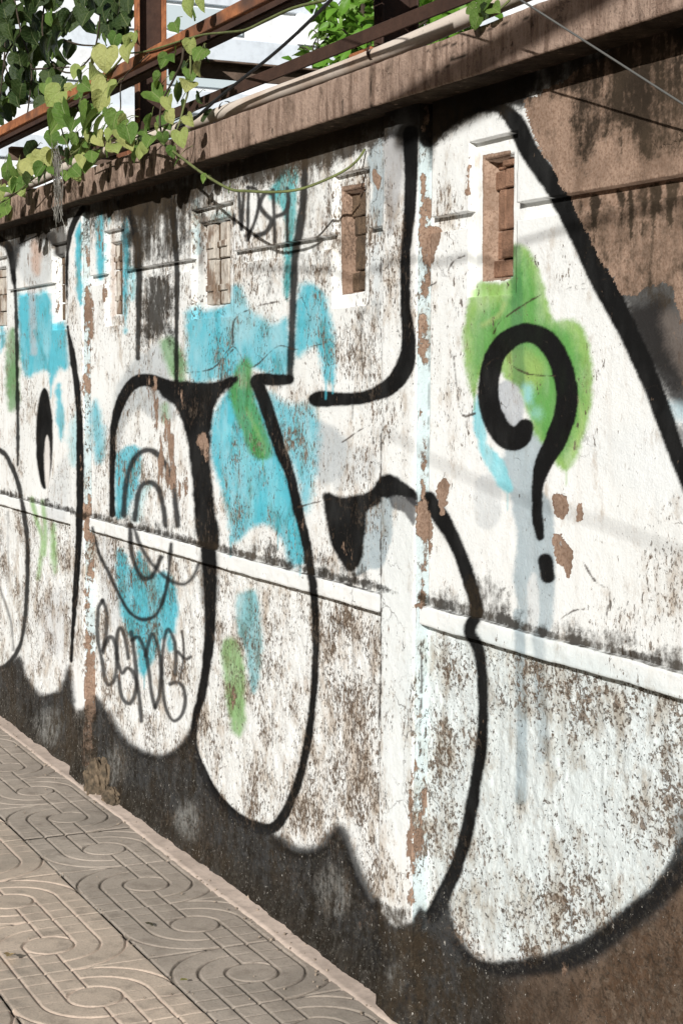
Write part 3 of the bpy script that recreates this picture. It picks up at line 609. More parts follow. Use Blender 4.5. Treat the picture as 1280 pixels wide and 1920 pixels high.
fill([(640, 350), (684, 343), (684, 546), (642, 553)], .9, 1, 2.5, 'R', 1, sm=False)
fill([(390, 440), (412, 450), (408, 545), (392, 545)], .5, 1, 8, 'R')
fill([(188, 430), (200, 430), (200, 600), (196, 600)], .25, 1, 8, 'R')
fill([(374, 412), (388, 408), (388, 500), (374, 508)], (.10, .085, .075), .9, 2, jit=1)
fill([(374, 505), (388, 498), (388, 568), (374, 570)], (.42, .43, .42), .8, 3, jit=2)
fill([(209, 446), (216, 442), (216, 588), (209, 590)], (.40, .32, .27), .8, 2, jit=1.5)
fill([(361, 385), (374, 380), (374, 470), (361, 480)], (.30, .42, .44), .8, 3)
fill([(388, 500), (430, 490), (430, 566), (388, 569)], (.66, .62, .58), .6, 5)
fill([(400, 400), (430, 395), (430, 408), (395, 420)], (.25, .38, .38), .8, 4)
# mould, with the coping's shade painted in along the top
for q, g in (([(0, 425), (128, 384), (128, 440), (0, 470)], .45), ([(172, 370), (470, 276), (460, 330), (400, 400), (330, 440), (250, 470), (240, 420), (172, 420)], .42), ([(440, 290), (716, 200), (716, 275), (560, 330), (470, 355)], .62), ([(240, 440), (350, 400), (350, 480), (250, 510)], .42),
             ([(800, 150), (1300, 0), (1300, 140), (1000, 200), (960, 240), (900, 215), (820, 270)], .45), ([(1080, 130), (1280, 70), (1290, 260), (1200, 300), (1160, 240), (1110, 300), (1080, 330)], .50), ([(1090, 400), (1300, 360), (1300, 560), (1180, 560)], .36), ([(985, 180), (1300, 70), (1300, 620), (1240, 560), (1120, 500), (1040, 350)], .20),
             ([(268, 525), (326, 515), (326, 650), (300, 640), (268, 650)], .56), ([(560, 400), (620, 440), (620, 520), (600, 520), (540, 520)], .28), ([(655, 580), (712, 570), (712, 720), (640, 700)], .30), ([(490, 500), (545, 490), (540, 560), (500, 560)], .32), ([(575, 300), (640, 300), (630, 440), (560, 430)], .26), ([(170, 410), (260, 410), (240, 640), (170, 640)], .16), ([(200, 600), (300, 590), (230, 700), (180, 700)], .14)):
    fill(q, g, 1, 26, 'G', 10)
# mould on top of the ledge
for q in ([(172, 962), (420, 1020), (712, 1092), (712, 1112), (420, 1042), (172, 982)], [(806, 1112), (1060, 1185), (1300, 1245), (1300, 1272), (1060, 1212), (806, 1142)], [(0, 915), (130, 950), (130, 966), (0, 934)]):
    fill(q, .52, 1, 9, 'G', 6)
for cx, cy, rx, ry in ((905, 1130, 50, 60), (1040, 1180, 50, 26), (640, 1075, 60, 26), (490, 1030, 40, 22), (1240, 1235, 50, 30), (380, 1010, 40, 16), (230, 975, 40, 14), (840, 1125, 40, 30), (1130, 1205, 60, 34), (985, 1165, 30, 36), (560, 1050, 50, 20), (280, 990, 50, 18)):
    ell(cx, cy, rx, ry, .40, soft=26, ch='G', jit=10)
fill([(600, 820), (710, 830), (700, 900), (620, 900)], .16, 1, 20, 'G')
fill([(745, 1700), (768, 1700), (766, 1740), (710, 1735), (710, 1690)], .45, 1, 10, 'G')
# foot of the wall
for q, g in ((FOOT_L, .40), (FOOT_M, .38), (FOOT_P, .46), (FOOT_P2, .45)):
    fill(q, g, 1, 12, 'G', 6)
fill([(780, 1750), (860, 1800), (930, 1840), (980, 2100), (780, 2100)], .44, 1, 20, 'G')
fill([(930, 1830), (1060, 1830), (1300, 1660), (1300, 2100), (930, 2100)], .20, 1, 30, 'G')
fill([(930, 1850), (1060, 1850), (1300, 1690), (1300, 2100), (930, 2100)], .62, 1, 20, 'B')
for q in (FOOT_L, FOOT_M, FOOT_P, FOOT_R, FOOT_P2): fill(q, .85, 1, 5, 'A')
fill([(1000, 1840), (1120, 1812), (1300, 1670), (1300, 2100), (940, 2100)], .72, 1, 30, 'A')
stroke([(525, 1578), (548, 1594), (578, 1600), (604, 1592), (624, 1570), (638, 1560), (656, 1604), (676, 1652), (700, 1695)], 26, (.014, .014, .015), .9, 8)
stroke([(203, 1340), (222, 1374), (252, 1404), (286, 1419), (318, 1416), (348, 1394), (366, 1362)], 16, (.014, .014, .015), .8, 7)
# chipping of the roughcast
fill([(-60, 930), (135, 985), (135, 1300), (-60, 1280)], .46, 1, 10, 'B')
fill([(172, 380), (716, 240), (716, 1110), (172, 970)], .34, 1, 10, 'B')
fill([(800, 220), (1300, 60), (1300, 1270), (800, 1140)], .13, 1, 10, 'B')
fill([(1180, 820), (1300, 800), (1300, 1200), (1200, 1180)], .24, 1, 50, 'B')
fill([(440, 330), (716, 270), (716, 480), (440, 560)], .46, 1, 30, 'B')
fill([(-60, 430), (135, 390), (135, 980), (-60, 930)], .26, 1, 10, 'B')
fill([(800, 1000), (1300, 1130), (1300, 1270), (800, 1140)], .20, 1, 40, 'B')
fill([(800, 400), (880, 400), (880, 900), (800, 900)], .24, 1, 30, 'B')
fill([(172, 1000), (470, 1070), (400, 1420), (172, 1330)], .44, 1, 10, 'B')
fill([(380, 1100), (600, 1130), (600, 1600), (380, 1500)], .42, 1, 10, 'B')
fill([(560, 1120), (715, 1150), (712, 1720), (560, 1600)], .44, 1, 12, 'B')
fill([(610, 1280), (700, 1280), (700, 1560), (560, 1480)], .54, 1, 30, 'B')
fill([(790, 1190), (1300, 1320), (1300, 1640), (1000, 1810), (860, 1790), (790, 1700)], .43, 1, 8, 'B')
fill([(880, 1640), (1000, 1600), (1040, 1700), (960, 1760), (880, 1740)], .60, 1, 40, 'B')
fill([(1080, 1260), (1200, 1300), (1180, 1400), (1080, 1340)], .56, 1, 30, 'B')
fill([(172, 1330), (712, 1560), (712, 1960), (172, 1600)], .45, 1, 10, 'B')
for q in ([(735, 1170), (760, 1180), (760, 1260), (738, 1250)], [(712, 1250), (740, 1250), (735, 1650), (710, 1650)], [(640, 500), (712, 560), (712, 720), (640, 700)]):
    fill(q, .35, 1, 10, 'B')
# cracks drawn one by one
def crack(pts, w=1.3, g=.9): stroke(pts, w, (.05, .035, .025), g, 1.0, jit=2.5)
crack([(345, 700), (400, 690), (437, 650), (470, 690), (520, 650), (560, 655), (620, 640)]); crack([(437, 650), (440, 600), (480, 575), (540, 560), (560, 540)]); crack([(415, 715), (418, 680), (437, 655)])
crack([(790, 545), (830, 520), (850, 490), (870, 480)]); crack([(925, 625), (940, 600), (1000, 560), (1040, 545), (1110, 540)]); crack([(905, 690), (935, 672), (985, 700), (1040, 705)])
crack([(1090, 1050), (1115, 1090), (1142, 1110), (1135, 1160)]); crack([(1050, 1160), (1075, 1145), (1095, 1142)]); crack([(850, 670), (860, 760), (870, 780), (890, 775)])
crack([(1035, 550), (1100, 530), (1160, 520)]); crack([(1110, 185), (1140, 170), (1160, 160)]); crack([(1180, 200), (1240, 196)]); crack([(560, 950), (620, 935)]); crack([(640, 830), (690, 800), (700, 830)])
crack([(714, 470), (713, 560), (714, 640)]); crack([(713, 800), (714, 860), (712, 905)], 2); crack([(713, 1010), (714, 1090), (713, 1300)], 1.5); crack([(712, 1300), (709, 1500)], 1.2); crack([(803, 500), (804, 700), (801, 900)], 1.2, .6); crack([(778, 1200), (790, 1240), (786, 1400)], 2)
CR_COP = [([(800, 95), (830, 85), (870, 82)], 3), ([(845, 112), (872, 104)], 5), ([(815, 138), (845, 120)], 2), ([(640, 150), (642, 215)], 2), ([(900, 62), (960, 40), (990, 33)], 1.5), ([(694, 120), (696, 200)], 1.5), ([(475, 250), (480, 270)], 1.5)]

def finish(me, V, sheet=None, base=None, wear0=(0, 0, 0, 0), ops=True, side=None):
    x, y = sheet_coords(sheet if sheet is not None else V)
    b = np.tile(np.array(base if base is not None else WHITE, float), (len(V), 1)); w = np.tile(np.array(wear0, float), (len(V), 1))
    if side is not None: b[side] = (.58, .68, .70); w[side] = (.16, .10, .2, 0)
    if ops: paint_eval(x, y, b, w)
    if ops and V[:, 2].max() < 2.1:        # the wall goes on beyond the mural: bare plaster above, dark foot below
        for far in (V[:, 0] > -2.27, V[:, 0] < -7.15):
            i = np.nonzero(far)[0]
            if not len(i): continue
            right = V[i, 0].mean() > -4; n_ = fbm(V[i, 0]*4, V[i, 2]*4, 81, 4)-.5; zf = (P(1280, 1612, YLW)[2] if right else .26)+.35*n_
            al = 1/(1+np.exp(np.clip((V[i, 2]-zf)/.02, -30, 30)))
            b[i] = b[i]*(1-al[:, None])+np.array((.03, .028, .024))*al[:, None]; w[i, 1] = np.maximum(w[i, 1], .3*al); w[i, 3] = np.maximum(w[i, 3], .7*al)
            if right:
                up = 1/(1+np.exp(np.clip((1.60+.5*n_-V[i, 2])/.012, -30, 30))); w[i, 0] = np.maximum(w[i, 0], up)
            w[i, 1] = np.maximum(w[i, 1], .42/(1+np.exp(np.clip((1.88-.5*n_-V[i, 2])/.04, -30, 30)))); w[i, 2] = np.maximum(w[i, 2], np.where(V[i, 2] < ZL0, .45, .25))
    for nm, arr, k in (('paint', b, 3), ('wear', w, 4)):
        at = me.attributes.new(nm, 'FLOAT_COLOR', 'POINT'); d = np.ones((len(V), 4), np.float32); d[:, :k] = arr
        at.data.foreach_set('color', d.ravel())

# ------------------------------------------------------------------ the wall
YP, YB, YF, YLW, YLG, YC = 1.734, 1.772, 1.755, 1.772, 1.743, 1.672
ZL0, ZL1, ZS, ZT = .920, .963, 2.051, 2.144
wall = empty('graffiti_wall', (0, 0, 0), 'long plastered wall with a graffiti mural in white, turquoise, green and black', 'wall')
PIL = [(-10.92, -10.753), (-8.425, -8.258), (-5.935, -5.668), (-3.440, -3.273), (-.945, -.778)]
PIL[2] = (-5.935, -5.760)
def axis(a, b, step, feats, eps=.0007):
    base = np.arange(a, b, step); fs = [f for f in feats if a+.002 < f < b-.002]
    for f in fs: base = base[np.abs(base-f) > .0022]
    return np.unique(np.concatenate([base, [a, b], [f-eps for f in fs], [f+eps for f in fs]]))
def upper_panel(u0, u1, niches, du, dz, name='upper_panel', detail=True):
    gap = .026; zc = (1.629, 1.946); zn = (1.661, 1.909)
    uf = [u0+gap, u1-gap]; zf = [1.772, 1.806, *zc, *zn, 1.666, 1.904]
    for c0, c1, n0, n1 in niches: uf += [c0, c1, n0, n1, n0+.004, n1-.004]
    us = axis(u0-.004, u1+.004, du, uf); zs = axis(ZL1-.006, ZS+.03, dz, zf)
    U_, Z_ = np.meshgrid(us, zs, indexing='ij')
    Y = np.full(U_.shape, YB)
    sh = lambda v, sd: .004*(fbm(v*7, v*0+sd, sd, 3)-.5)
    jz = sh(U_, 3)
    raised = ((Z_ > 1.806) | (Z_ < 1.772)) & (U_ > u0+gap) & (U_ < u1-gap)
    for c0, c1, n0, n1 in niches: raised &= ~((U_ > c0) & (U_ < c1) & (Z_ > zc[0]) & (Z_ < zc[1]))
    Y = np.where(raised, YF, Y)
    for c0, c1, n0, n1 in niches:
        i1 = (U_ > n0) & (U_ < n1) & (Z_ > zn[0]) & (Z_ < zn[1]); Y = np.where(i1, YB+.006, Y)
        i2 = (U_ > n0+.004) & (U_ < n1-.004) & (Z_ > 1.666) & (Z_ < 1.904); Y = np.where(i2, YB+.032, Y)
    Y = Y + .0030*(fbm(U_*5, Z_*5, 31, 4)-.5) + .0016*(fbm(U_*35, Z_*35, 32, 3)-.5)
    V = np.stack([U_, Y, Z_], -1).reshape(-1, 3)
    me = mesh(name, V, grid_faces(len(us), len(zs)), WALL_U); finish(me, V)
    return obj(name, me, wall)
def lower_panel(u0, u1, du, dz, mat):
    us = np.arange(u0-.006, u1+.006+du, du); zs = np.concatenate([np.arange(-.03, ZL0+.012, dz)])
    U_, Z_ = np.meshgrid(us, zs, indexing='ij')
    n = fbm(U_*30, Z_*22, 41, 4); Y = YLW - .0075*(n-.5) - .004*np.clip(fbm(U_*85, Z_*60, 43, 3)-.45, 0, 1) + .004*(fbm(U_*4, Z_*4, 42, 3)-.5)
    Y = Y - .022*np.clip((.16-Z_)/.16, 0, 1)**2*(.5+fbm(U_*6, Z_*8, 44, 4))
    V = np.stack([U_, Y, Z_], -1).reshape(-1, 3)
    me = mesh('lower_panel', V, grid_faces(len(us), len(zs)), mat); finish(me, V)
    return obj('lower_panel', me, wall)
def pillar(u0, u1, dz, dd):
    fr = np.arange(u0, u1-.002, dd); fr = np.concatenate([fr, [u1]])
    lf = np.linspace(YB+.012, YP, max(3, int(.046/dd))); rt = np.linspace(YP, YB+.012, max(3, int(.046/dd)))
    pu = np.concatenate([np.full(len(lf)-1, u0), fr, np.full(len(rt)-1, u1)]); py = np.concatenate([lf[:-1], np.full(len(fr), YP), rt[1:]])
    nu = np.concatenate([-np.ones(len(lf)-1), np.zeros(len(fr)), np.ones(len(rt)-1)])
    zs = np.arange(-.03, ZS+.02, dz)
    U_ = np.repeat(pu[:, None], len(zs), 1); Y_ = np.repeat(py[:, None], len(zs), 1); Z_ = np.repeat(zs[None], len(pu), 0)
    d = .0035*(fbm(Z_*6, U_*6+3, 51, 4)-.5) + .002*(fbm(Z_*40, U_*40+Y_*40, 52, 3)-.5)
    ed = np.exp(-np.minimum(np.abs(U_-u0)+np.abs(Y_-YP), np.abs(U_-u1)+np.abs(Y_-YP))/.004)
    chip = np.clip(fbm(Z_*22, U_*0+u0, 53, 4)-.5, 0, 1)*.022*ed + .0015*ed
    foot = .018*np.clip((.14-Z_)/.14, 0, 1)**2*(.4+fbm(U_*9, Z_*9, 54, 3))
    Yd = Y_ + d + chip - foot*(nu[:, None] == 0); Ud = U_ + nu[:, None]*(d*.6-chip+foot*.6)
    V = np.stack([Ud, Yd, Z_], -1).reshape(-1, 3)
    S = V.copy(); lm = np.repeat(nu < 0, len(zs)); S[lm, 0] = u0+.002; S[lm, 1] = YP
    me = mesh('pillar', V, grid_faces(len(pu), len(zs)), WALL_U)
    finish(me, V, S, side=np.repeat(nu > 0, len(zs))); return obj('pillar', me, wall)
def ledge(u0, u1, du):
    us = np.arange(u0, u1+du, du)
    prof = [(YLW+.01, ZL0), (YLG+.012, ZL0), (YLG+.002, ZL0), (YLG, ZL0+.002)] + [(YLG, ZL0+.002+k*.0048) for k in range(1, 9)] + [(YLG+.001, ZL1-.001), (YLG+.004, ZL1), (YLG+.012, ZL1+.002), (YLG+.02, ZL1+.004), (YB+.01, ZL1+.007)]
    pr = np.array(prof); U_ = np.repeat(us[:, None], len(pr), 1); Y_ = np.repeat(pr[None, :, 0], len(us), 0); Z_ = np.repeat(pr[None, :, 1], len(us), 0)
    e = fbm(U_*20, Z_*60, 61, 4); Y_ = Y_+.004*(e-.5); Z_ = Z_+.006*(fbm(U_*12, Z_*0, 62, 4)-.5)+.004*np.clip(fbm(U_*30, U_*0, 63, 3)-.62, 0, 1)
    V = np.stack([U_, Y_, Z_], -1).reshape(-1, 3); me = mesh('ledge', V, grid_faces(len(us), len(pr)), WALL_U)
    sh = V.copy(); top = np.tile(np.arange(len(pr)) >= len(pr)-4, len(us))
    finish(me, V, sh, wear0=(.02, 0, .05, 0))
    at = me.attributes['wear']; d = np.zeros(len(V)*4, np.float32); at.data.foreach_get('color', d); d = d.reshape(-1, 4); d[top, 1] = .42; d[~top, 1] *= .25; d[~top, 2] *= .25; at.data.foreach_set('color', d.ravel())
    return obj('ledge', me, wall)
def U(px, py, Y): return P(px, py, Y)[0]
N4 = (-3.085, -2.895, -3.050, -2.935)
N3 = (U(623, 450, YF), U(687, 450, YF)+.012, U(643, 450, YB), U(681, 450, YB)+.01)
N2 = (U(359.4, 460, YF), U(435, 450, YF)+.012, U(374, 460, YB), U(429.5, 460, YB)+.01)
N1 = (U(196.5, 500, YF), U(231, 500, YF)+.01, U(209, 500, YB), U(228, 500, YB)+.012)
N5 = (U(97.6, 500, YF), U(97.6, 500, YF)+.20, U(106, 500, YB), U(106, 500, YB)+.115)
N6 = (U(15, 550, YF)-.30, U(15, 550, YF), U(13, 550, YB)-.24, U(13, 550, YB)+.004)
NICHES = {0: [N6, N5], 1: [N1, N2, N3], 2: [N4]}
mid = lambda a: [(a+.13, a+.32, a+.165, a+.28), (a+1.0, a+1.32, a+1.04, a+1.28), (a+2.0, a+2.19, a+2.035, a+2.15)]
pillar(*PIL[1], .02, .02); pillar(*PIL[4], .02, .02)
pillar(*PIL[2], .003, .0045); pillar(*PIL[3], .0024, .0035)
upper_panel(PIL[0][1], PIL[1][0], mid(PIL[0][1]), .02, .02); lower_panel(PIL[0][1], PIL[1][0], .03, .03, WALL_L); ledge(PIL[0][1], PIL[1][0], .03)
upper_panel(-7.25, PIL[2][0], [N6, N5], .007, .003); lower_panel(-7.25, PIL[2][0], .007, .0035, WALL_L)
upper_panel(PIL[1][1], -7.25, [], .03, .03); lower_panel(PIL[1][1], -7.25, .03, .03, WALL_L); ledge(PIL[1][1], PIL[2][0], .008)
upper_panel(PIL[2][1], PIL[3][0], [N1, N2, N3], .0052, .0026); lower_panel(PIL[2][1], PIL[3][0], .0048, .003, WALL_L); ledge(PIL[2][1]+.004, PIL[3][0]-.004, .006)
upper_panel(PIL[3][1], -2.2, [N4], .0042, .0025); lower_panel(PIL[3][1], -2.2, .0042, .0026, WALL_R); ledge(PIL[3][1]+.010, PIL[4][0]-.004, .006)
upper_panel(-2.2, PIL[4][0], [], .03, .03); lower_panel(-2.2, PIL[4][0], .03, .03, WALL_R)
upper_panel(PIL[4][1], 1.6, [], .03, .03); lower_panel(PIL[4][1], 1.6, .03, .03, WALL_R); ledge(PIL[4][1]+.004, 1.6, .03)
# coping
def coping(u0, u1, du):
    us = np.arange(u0, u1, du)
    pr = [(YB+.04, ZS), (YB-.02, ZS), (YC+.03, ZS), (YC+.008, ZS), (YC+.002, ZS+.001), (YC, ZS+.004)] + [(YC, z) for z in np.linspace(ZS+.010, ZT-.010, 16)] + [(YC, ZT-.004), (YC+.003, ZT-.001), (YC+.009, ZT), (YC+.03, ZT), (YC+.09, ZT+.001), (1.90, ZT)]
    pr = np.array(pr); m = len(pr)
    U_ = np.repeat(us[:, None], m, 1); Y_ = np.repeat(pr[None, :, 0], len(us), 0); Z_ = np.repeat(pr[None, :, 1], len(us), 0)
    Y_ = Y_ + .003*(fbm(U_*8, Z_*8, 71, 4)-.5) + .0018*(fbm(U_*50, Z_*50, 72, 3)-.5)
    ed = np.exp(-np.hypot(Y_-YC, np.minimum(np.abs(Z_-ZS), np.abs(Z_-ZT)))/.008)
    Y_ = Y_ + ed*.014*np.clip(fbm(U_*11, Z_*3, 73, 4)-.56, 0, 1); Z_ = Z_ + .0025*(fbm(U_*4, U_*0, 74, 4)-.5) + ed*.012*(fbm(U_*14, Z_*5, 75, 4)-.5)*np.where(Z_ > (ZS+ZT)/2, .5, .25)
    V = np.stack([U_, Y_, Z_], -1).reshape(-1, 3); me = mesh('coping', V, grid_faces(len(us), m), COPE)
    global OPS
    keep = OPS; OPS = []
    for pts, w in CR_COP: stroke(pts, w, (.012, .01, .008), .95, 1.0, jit=2.0)
    fill([(860, 90), (885, 70), (880, 150), (858, 160)], .25, 1, 12, 'G')
    fill([(-40, 395), (130, 330), (360, 240), (360, 330), (-40, 450)], .32, 1, 20, 'G'); fill([(360, 240), (640, 140), (640, 230), (360, 330)], .20, 1, 20, 'G')
    fill([(1080, -20), (1300, -80), (1300, 0), (1080, 60)], .14, 1, 20, 'G')
    fill([(830, 75), (1000, 25), (1060, 10), (880, 110)], .15, 1, 20, 'G')
    finish(me, V, None, (.39, .285, .225), (.0, .20, 0, 0)); OPS = keep
    at = me.attributes['wear']; d = np.zeros(len(V)*4, np.float32); at.data.foreach_get('color', d); d = d.reshape(-1, 4)
    so_ = np.tile(np.arange(m) < 4, len(us)); d[so_, 1] = .95; top = np.tile(np.arange(m) > m-4, len(us)); d[top, 1] = .5
    at.data.foreach_set('color', d.ravel())
    return obj('coping', me, wall)
coping(-10.9, 1.6, .009)
MB().box(-10.9, 1.6, YB+.075, 1.895, -.1, ZT-.012).build('wall_core', WALL_U, wall)

# perforated blocks standing in the niches
def niche_blocks(n, mat, seed, hs=(.058, .074, .066, .082, .06)):
    r = np.random.default_rng(seed); c0, c1, n0, n1 = n; w = n1-n0-.010; a = n0+.005
    z = 1.667; hs = list(hs)
    k = 0
    while z < 1.895:
        h = hs[k % len(hs)]*(.92+.2*r.random()); h = min(h, 1.902-z)
        if h < .012: break
        cols = ((0, .30, .003), (.30, .55, .014), (.55, 1.0, .024)) if w < .16 else ((0, .22, .012), (.22, .5, .03), (.5, .78, .022), (.78, 1, .010))
        m = MB()
        for j, (f0, f1, pr) in enumerate(cols):
            d = pr + .005*r.random() + (.009 if (k+j) % 3 == 0 else 0); g = .0015+.002*r.random()
            m.box(a+w*f0+.0008, a+w*f1-.0008, YB+.034-d*.85, YB+.040, z+.001, z+h-g, .0022)
        b = m.build('brick', mat, wall); z += h; k += 1
def ribbed_block(n, mats, seed, z0=1.667, z1=1.902):
    r = np.random.default_rng(seed); c0, c1, n0, n1 = n; w = n1-n0-.010; a = n0+.005; zz_ = [z0, z0+.13+.02*r.random(), z1]
    for za, zb_ in zip(zz_[:-1], zz_[1:]):
        for j, (f0, f1, pr) in enumerate(((0, .14, .0), (.16, .40, .022), (.42, .60, .008), (.62, .86, .022), (.88, 1, .004))):
            m = MB(); t_ = .004*r.random(); m.box(a+w*f0, a+w*f1, YB+.032-pr-t_, YB+.040, za+.001, zb_-.004*r.random()-.001, .0025); m.box(a+w*(f0+.01), a+w*(f1-.01), YB+.026-pr-t_, YB+.036, za+.3*(zb_-za), za+.3*(zb_-za)+.018, .002)
            m.build('brick', mats[j % len(mats)], wall)
niche_blocks(N4, BLOCK, 1, (.036, .058, .085, .042, .05)); niche_blocks(N3, BLOCK_D, 2, (.05, .09, .045, .07)); ribbed_block(N2, (BLOCK_D, BLOCK_W, BLOCK_D, BLOCK_W, BLOCK), 3); ribbed_block(N1, (BLOCK_D, BLOCK_W, BLOCK_D), 4); niche_blocks(N5, BLOCK_D, 5); niche_blocks(N6, BLOCK_W, 6)

# ------------------------------------------------------------------ steel frame, pipe and cables above the wall
fr = empty('steel_frame', (-5.4, 1.8, 2.14), 'rusted open steel trellis frame standing along the top of the wall', 'trellis')
fr.location = (0, 0, 0)
def beam(name, mat, boxes, ch=.0015):
    m = MB()
    for b in boxes: m.box(*b, ch)
    return m.build(name, mat, fr)
# orange top rail: an angle with its flange towards the street
zA = 2.405
beam('top_rail', RUST, [(-9.5, 1.2, 1.668, 1.676, zA-.012, zA+.022), (-9.5, 1.2, 1.676, 1.735, zA+.014, zA+.022)])
beam('back_rail', RUST_D, [(-9.5, 1.2, 1.775, 1.783, zA+.0, zA+.055), (-9.5, 1.2, 1.735, 1.775, zA-.01, zA+.0)])
beam('lower_rail', RUST_D, [(-9.5, 1.2, 1.790, 1.796, 2.246, 2.279), (-9.5, 1.2, 1.796, 1.83, 2.274, 2.279)])
for xx in (P(260, 100, 1.86)[0], P(716, 20, 1.86)[0], -7.9, -1.3):
    m = MB(); m.box(xx-.045, xx, 1.86, 1.866, 2.10, 3.3, .001); m.box(xx-.045, xx, 1.954, 1.960, 2.10, 3.3, .001); m.box(xx-.045, xx-.039, 1.866, 1.954, 2.10, 3.3, .001)
    p = m.build('post', RUST_D if xx > -4 else RUST, fr)
    MB().box(xx-.0385, xx-.036, 1.867, 1.953, 2.10, 3.3, .001).build('web', RUST_D, p)  # web in the darker brown: the channel's inner shade painted on
    MB().box(xx-.06, xx+.06, 1.80, 1.86, 2.13, 2.24, .003).build('foot_bracket', RUST, fr)
for xx, zz_ in ((-4.88, 2.385), (-6.78, 2.345), (-2.4, 2.385), (-8.6, 2.385)):
    beam('cross_bar', RUST_G, [(xx-.004, xx+.004, 1.742, 3.6, zz_-.025, zz_+.025), (xx+.004, xx+.04, 1.742, 3.6, zz_+.019, zz_+.025)])
pipe = MB(); pts = [(-9.4+.2*i, 1.745+.006*math.sin(i*.9), 2.196+.010*math.sin(i*.37+1)) for i in range(54)]
pipe.tube(pts, .0195, 16); pp = pipe.build('water_pipe', PVC, None, True)
tag(pp, 'stained white plastic pipe running along the top of the wall', 'pipe')
cp = empty('x'); bpy.data.objects.remove(cp)
for xx in (-3.50, -4.42, -6.1, -2.1):
    m = MB(); m.tube([(xx-.006, 1.745, 2.197), (xx+.006, 1.745, 2.197)], .0210, 16, False)
    m.box(xx-.006, xx+.006, 1.735, 1.755, 2.150, 2.172); m.build('pipe_clip', RUST_D, pp)

def cable(name, pts, r, mat, label, group=None):
    c = crom(np.array(pts, float), 8); o = MB().tube(c, r, 8).build(name, mat, None, True); tag(o, label, 'cable', group); return o
Sv = np.array(SV)
# the thin grey wire in front of the wall at the right, and its shadow on the wall
w1 = P(1010, 102, YC)+Sv*.175; w2 = P(1280, 245, YF)+Sv*.10
dirc = w2-w1
cable('overhead_wire', [w1-dirc*3.2, w1-dirc*1.2, w1, w2, w2+dirc*.30], .0019, CABLE_G, 'thin grey wire slanting down across the coping at upper right', None)
cable('black_cable', [P(330, 240, 1.70), P(365, 222, 1.69), P(420, 175, 1.67), P(520, 95, 1.63), P(620, 0, 1.58), P(760, -150, 1.5)], .0042, CABLE, 'black cable rising in front of the pale building from the leaves', None)
def far_cable(a, b, L, r, label, sag=.0, back=2.0):
    A_ = a+Sv*L; B_2 = b+Sv*L; d = (B_2-A_); mid_ = (A_+B_2)/2-np.array([0, 0, sag])
    cable('street_cable', [A_+Sv*16, A_+Sv*5, A_+Sv*.6, A_, mid_, B_2, B_2+d*.8, B_2+d*2.0], r, CABLE, label, 'cables strung along the street')
far_cable(P(480, 503, YF), P(1280, 378, YF), 2.6, .0042, 'sagging black cable strung along the street, out of view behind the viewer, upper line', .05)
far_cable(P(720, 815, YF), P(1180, 1000, YF), 3.4, .003, 'thin black cable bundle strung lower along the street behind the viewer', .02)
far_cable(P(740, 205, YC), P(1080, 8, YC), 3.0, .030, 'thickest black cable bundle crossing above the pavement behind the viewer', .0)  # added out of view, for the wide soft shadow across the coping

# ------------------------------------------------------------------ climbing plants
def leaf_mesh(name, mat, fold, curl, tipw=1.0, lobes=True, sd=0):
    r = np.random.default_rng(sd)
    # local: stalk at the origin, tip towards -y, length 1
    half = [(.0, -.0), (.13, .13), (.29, .17), (.43, .10), (.52, -.07), (.52, -.30), (.41, -.56), (.21, -.80), (.0, -.97)] if lobes else [(.0, 0), (.10, -.05), (.20, -.18), (.27, -.36), (.27, -.52), (.21, -.70), (.12, -.86), (.05, -.95), (0, -1.0)]
    rib = [(0, 0), (0, .02), (0, -.02), (0, -.12), (0, -.26), (0, -.44), (0, -.64), (0, -.83), (0, -.96)]
    V = []; Fc = []
    def zz(x, y): return fold*abs(x)*1.1 - curl*(y+.35)**2*.9 + .05*math.sin(7*y+sd)*abs(x) - .12*(abs(x)**2)*(1 if sd % 2 else -1)
    n = len(rib)
    for q in rib: V.append((0, q[1], zz(0, q[1])))
    for sgn in (1, -1):
        b = len(V)
        for q in half: V.append((sgn*q[0]*tipw*(1+.06*r.standard_normal()), q[1], zz(q[0], q[1])+.02*r.standard_normal()))
        h = len(V)
        for i, q in enumerate(half): V.append((sgn*q[0]*.52*tipw, (q[1]+rib[i][1])/2, zz(q[0]*.5, (q[1]+rib[i][1])/2)-.01))
        for i in range(n-1):
            for (p0, p1) in ((0, h), (h, b)):
                f = [p0+i, p0+i+1, p1+i+1, p1+i]; Fc.append(tuple(f if sgn > 0 else f[::-1]))
    me = mesh(name, V, Fc, mat, True)
    bm = bmesh.new(); bm.from_mesh(me); bmesh.ops.remove_doubles(bm, verts=bm.verts, dist=.004); bmesh.ops.recalc_face_normals(bm, faces=bm.faces); bm.to_mesh(me); bm.free()
    return me
LM = {k: [leaf_mesh('leaf', m, f, c, w, True, s+i*3) for i, (f, c, w) in enumerate(((.35, .35, 1), (.6, .2, .9), (.15, .6, 1.05), (-.25, .4, 1.0)))] for s, (k, m) in enumerate((('p', LEAF_PALE), ('m', LEAF_MID), ('d', LEAF_DARK)))}
def place_leaf(parent, me, pos, size, tip, nrm):
    tip = Vector(tip).normalized(); n_ = Vector(nrm); n_ = (n_-tip*n_.dot(tip)).normalized()
    y = -tip; x = y.cross(n_).normalized()
    o = obj('leaf', me, parent); o.matrix_world = Matrix.Translation(pos) @ Matrix((x, y, n_)).transposed().to_4x4() @ Matrix.Scale(size, 4)
    return o
vine = empty('climbing_vine', (0, 0, 0), 'heart-leaved green vine scrambling over the steel frame and coping at upper left', 'vine')
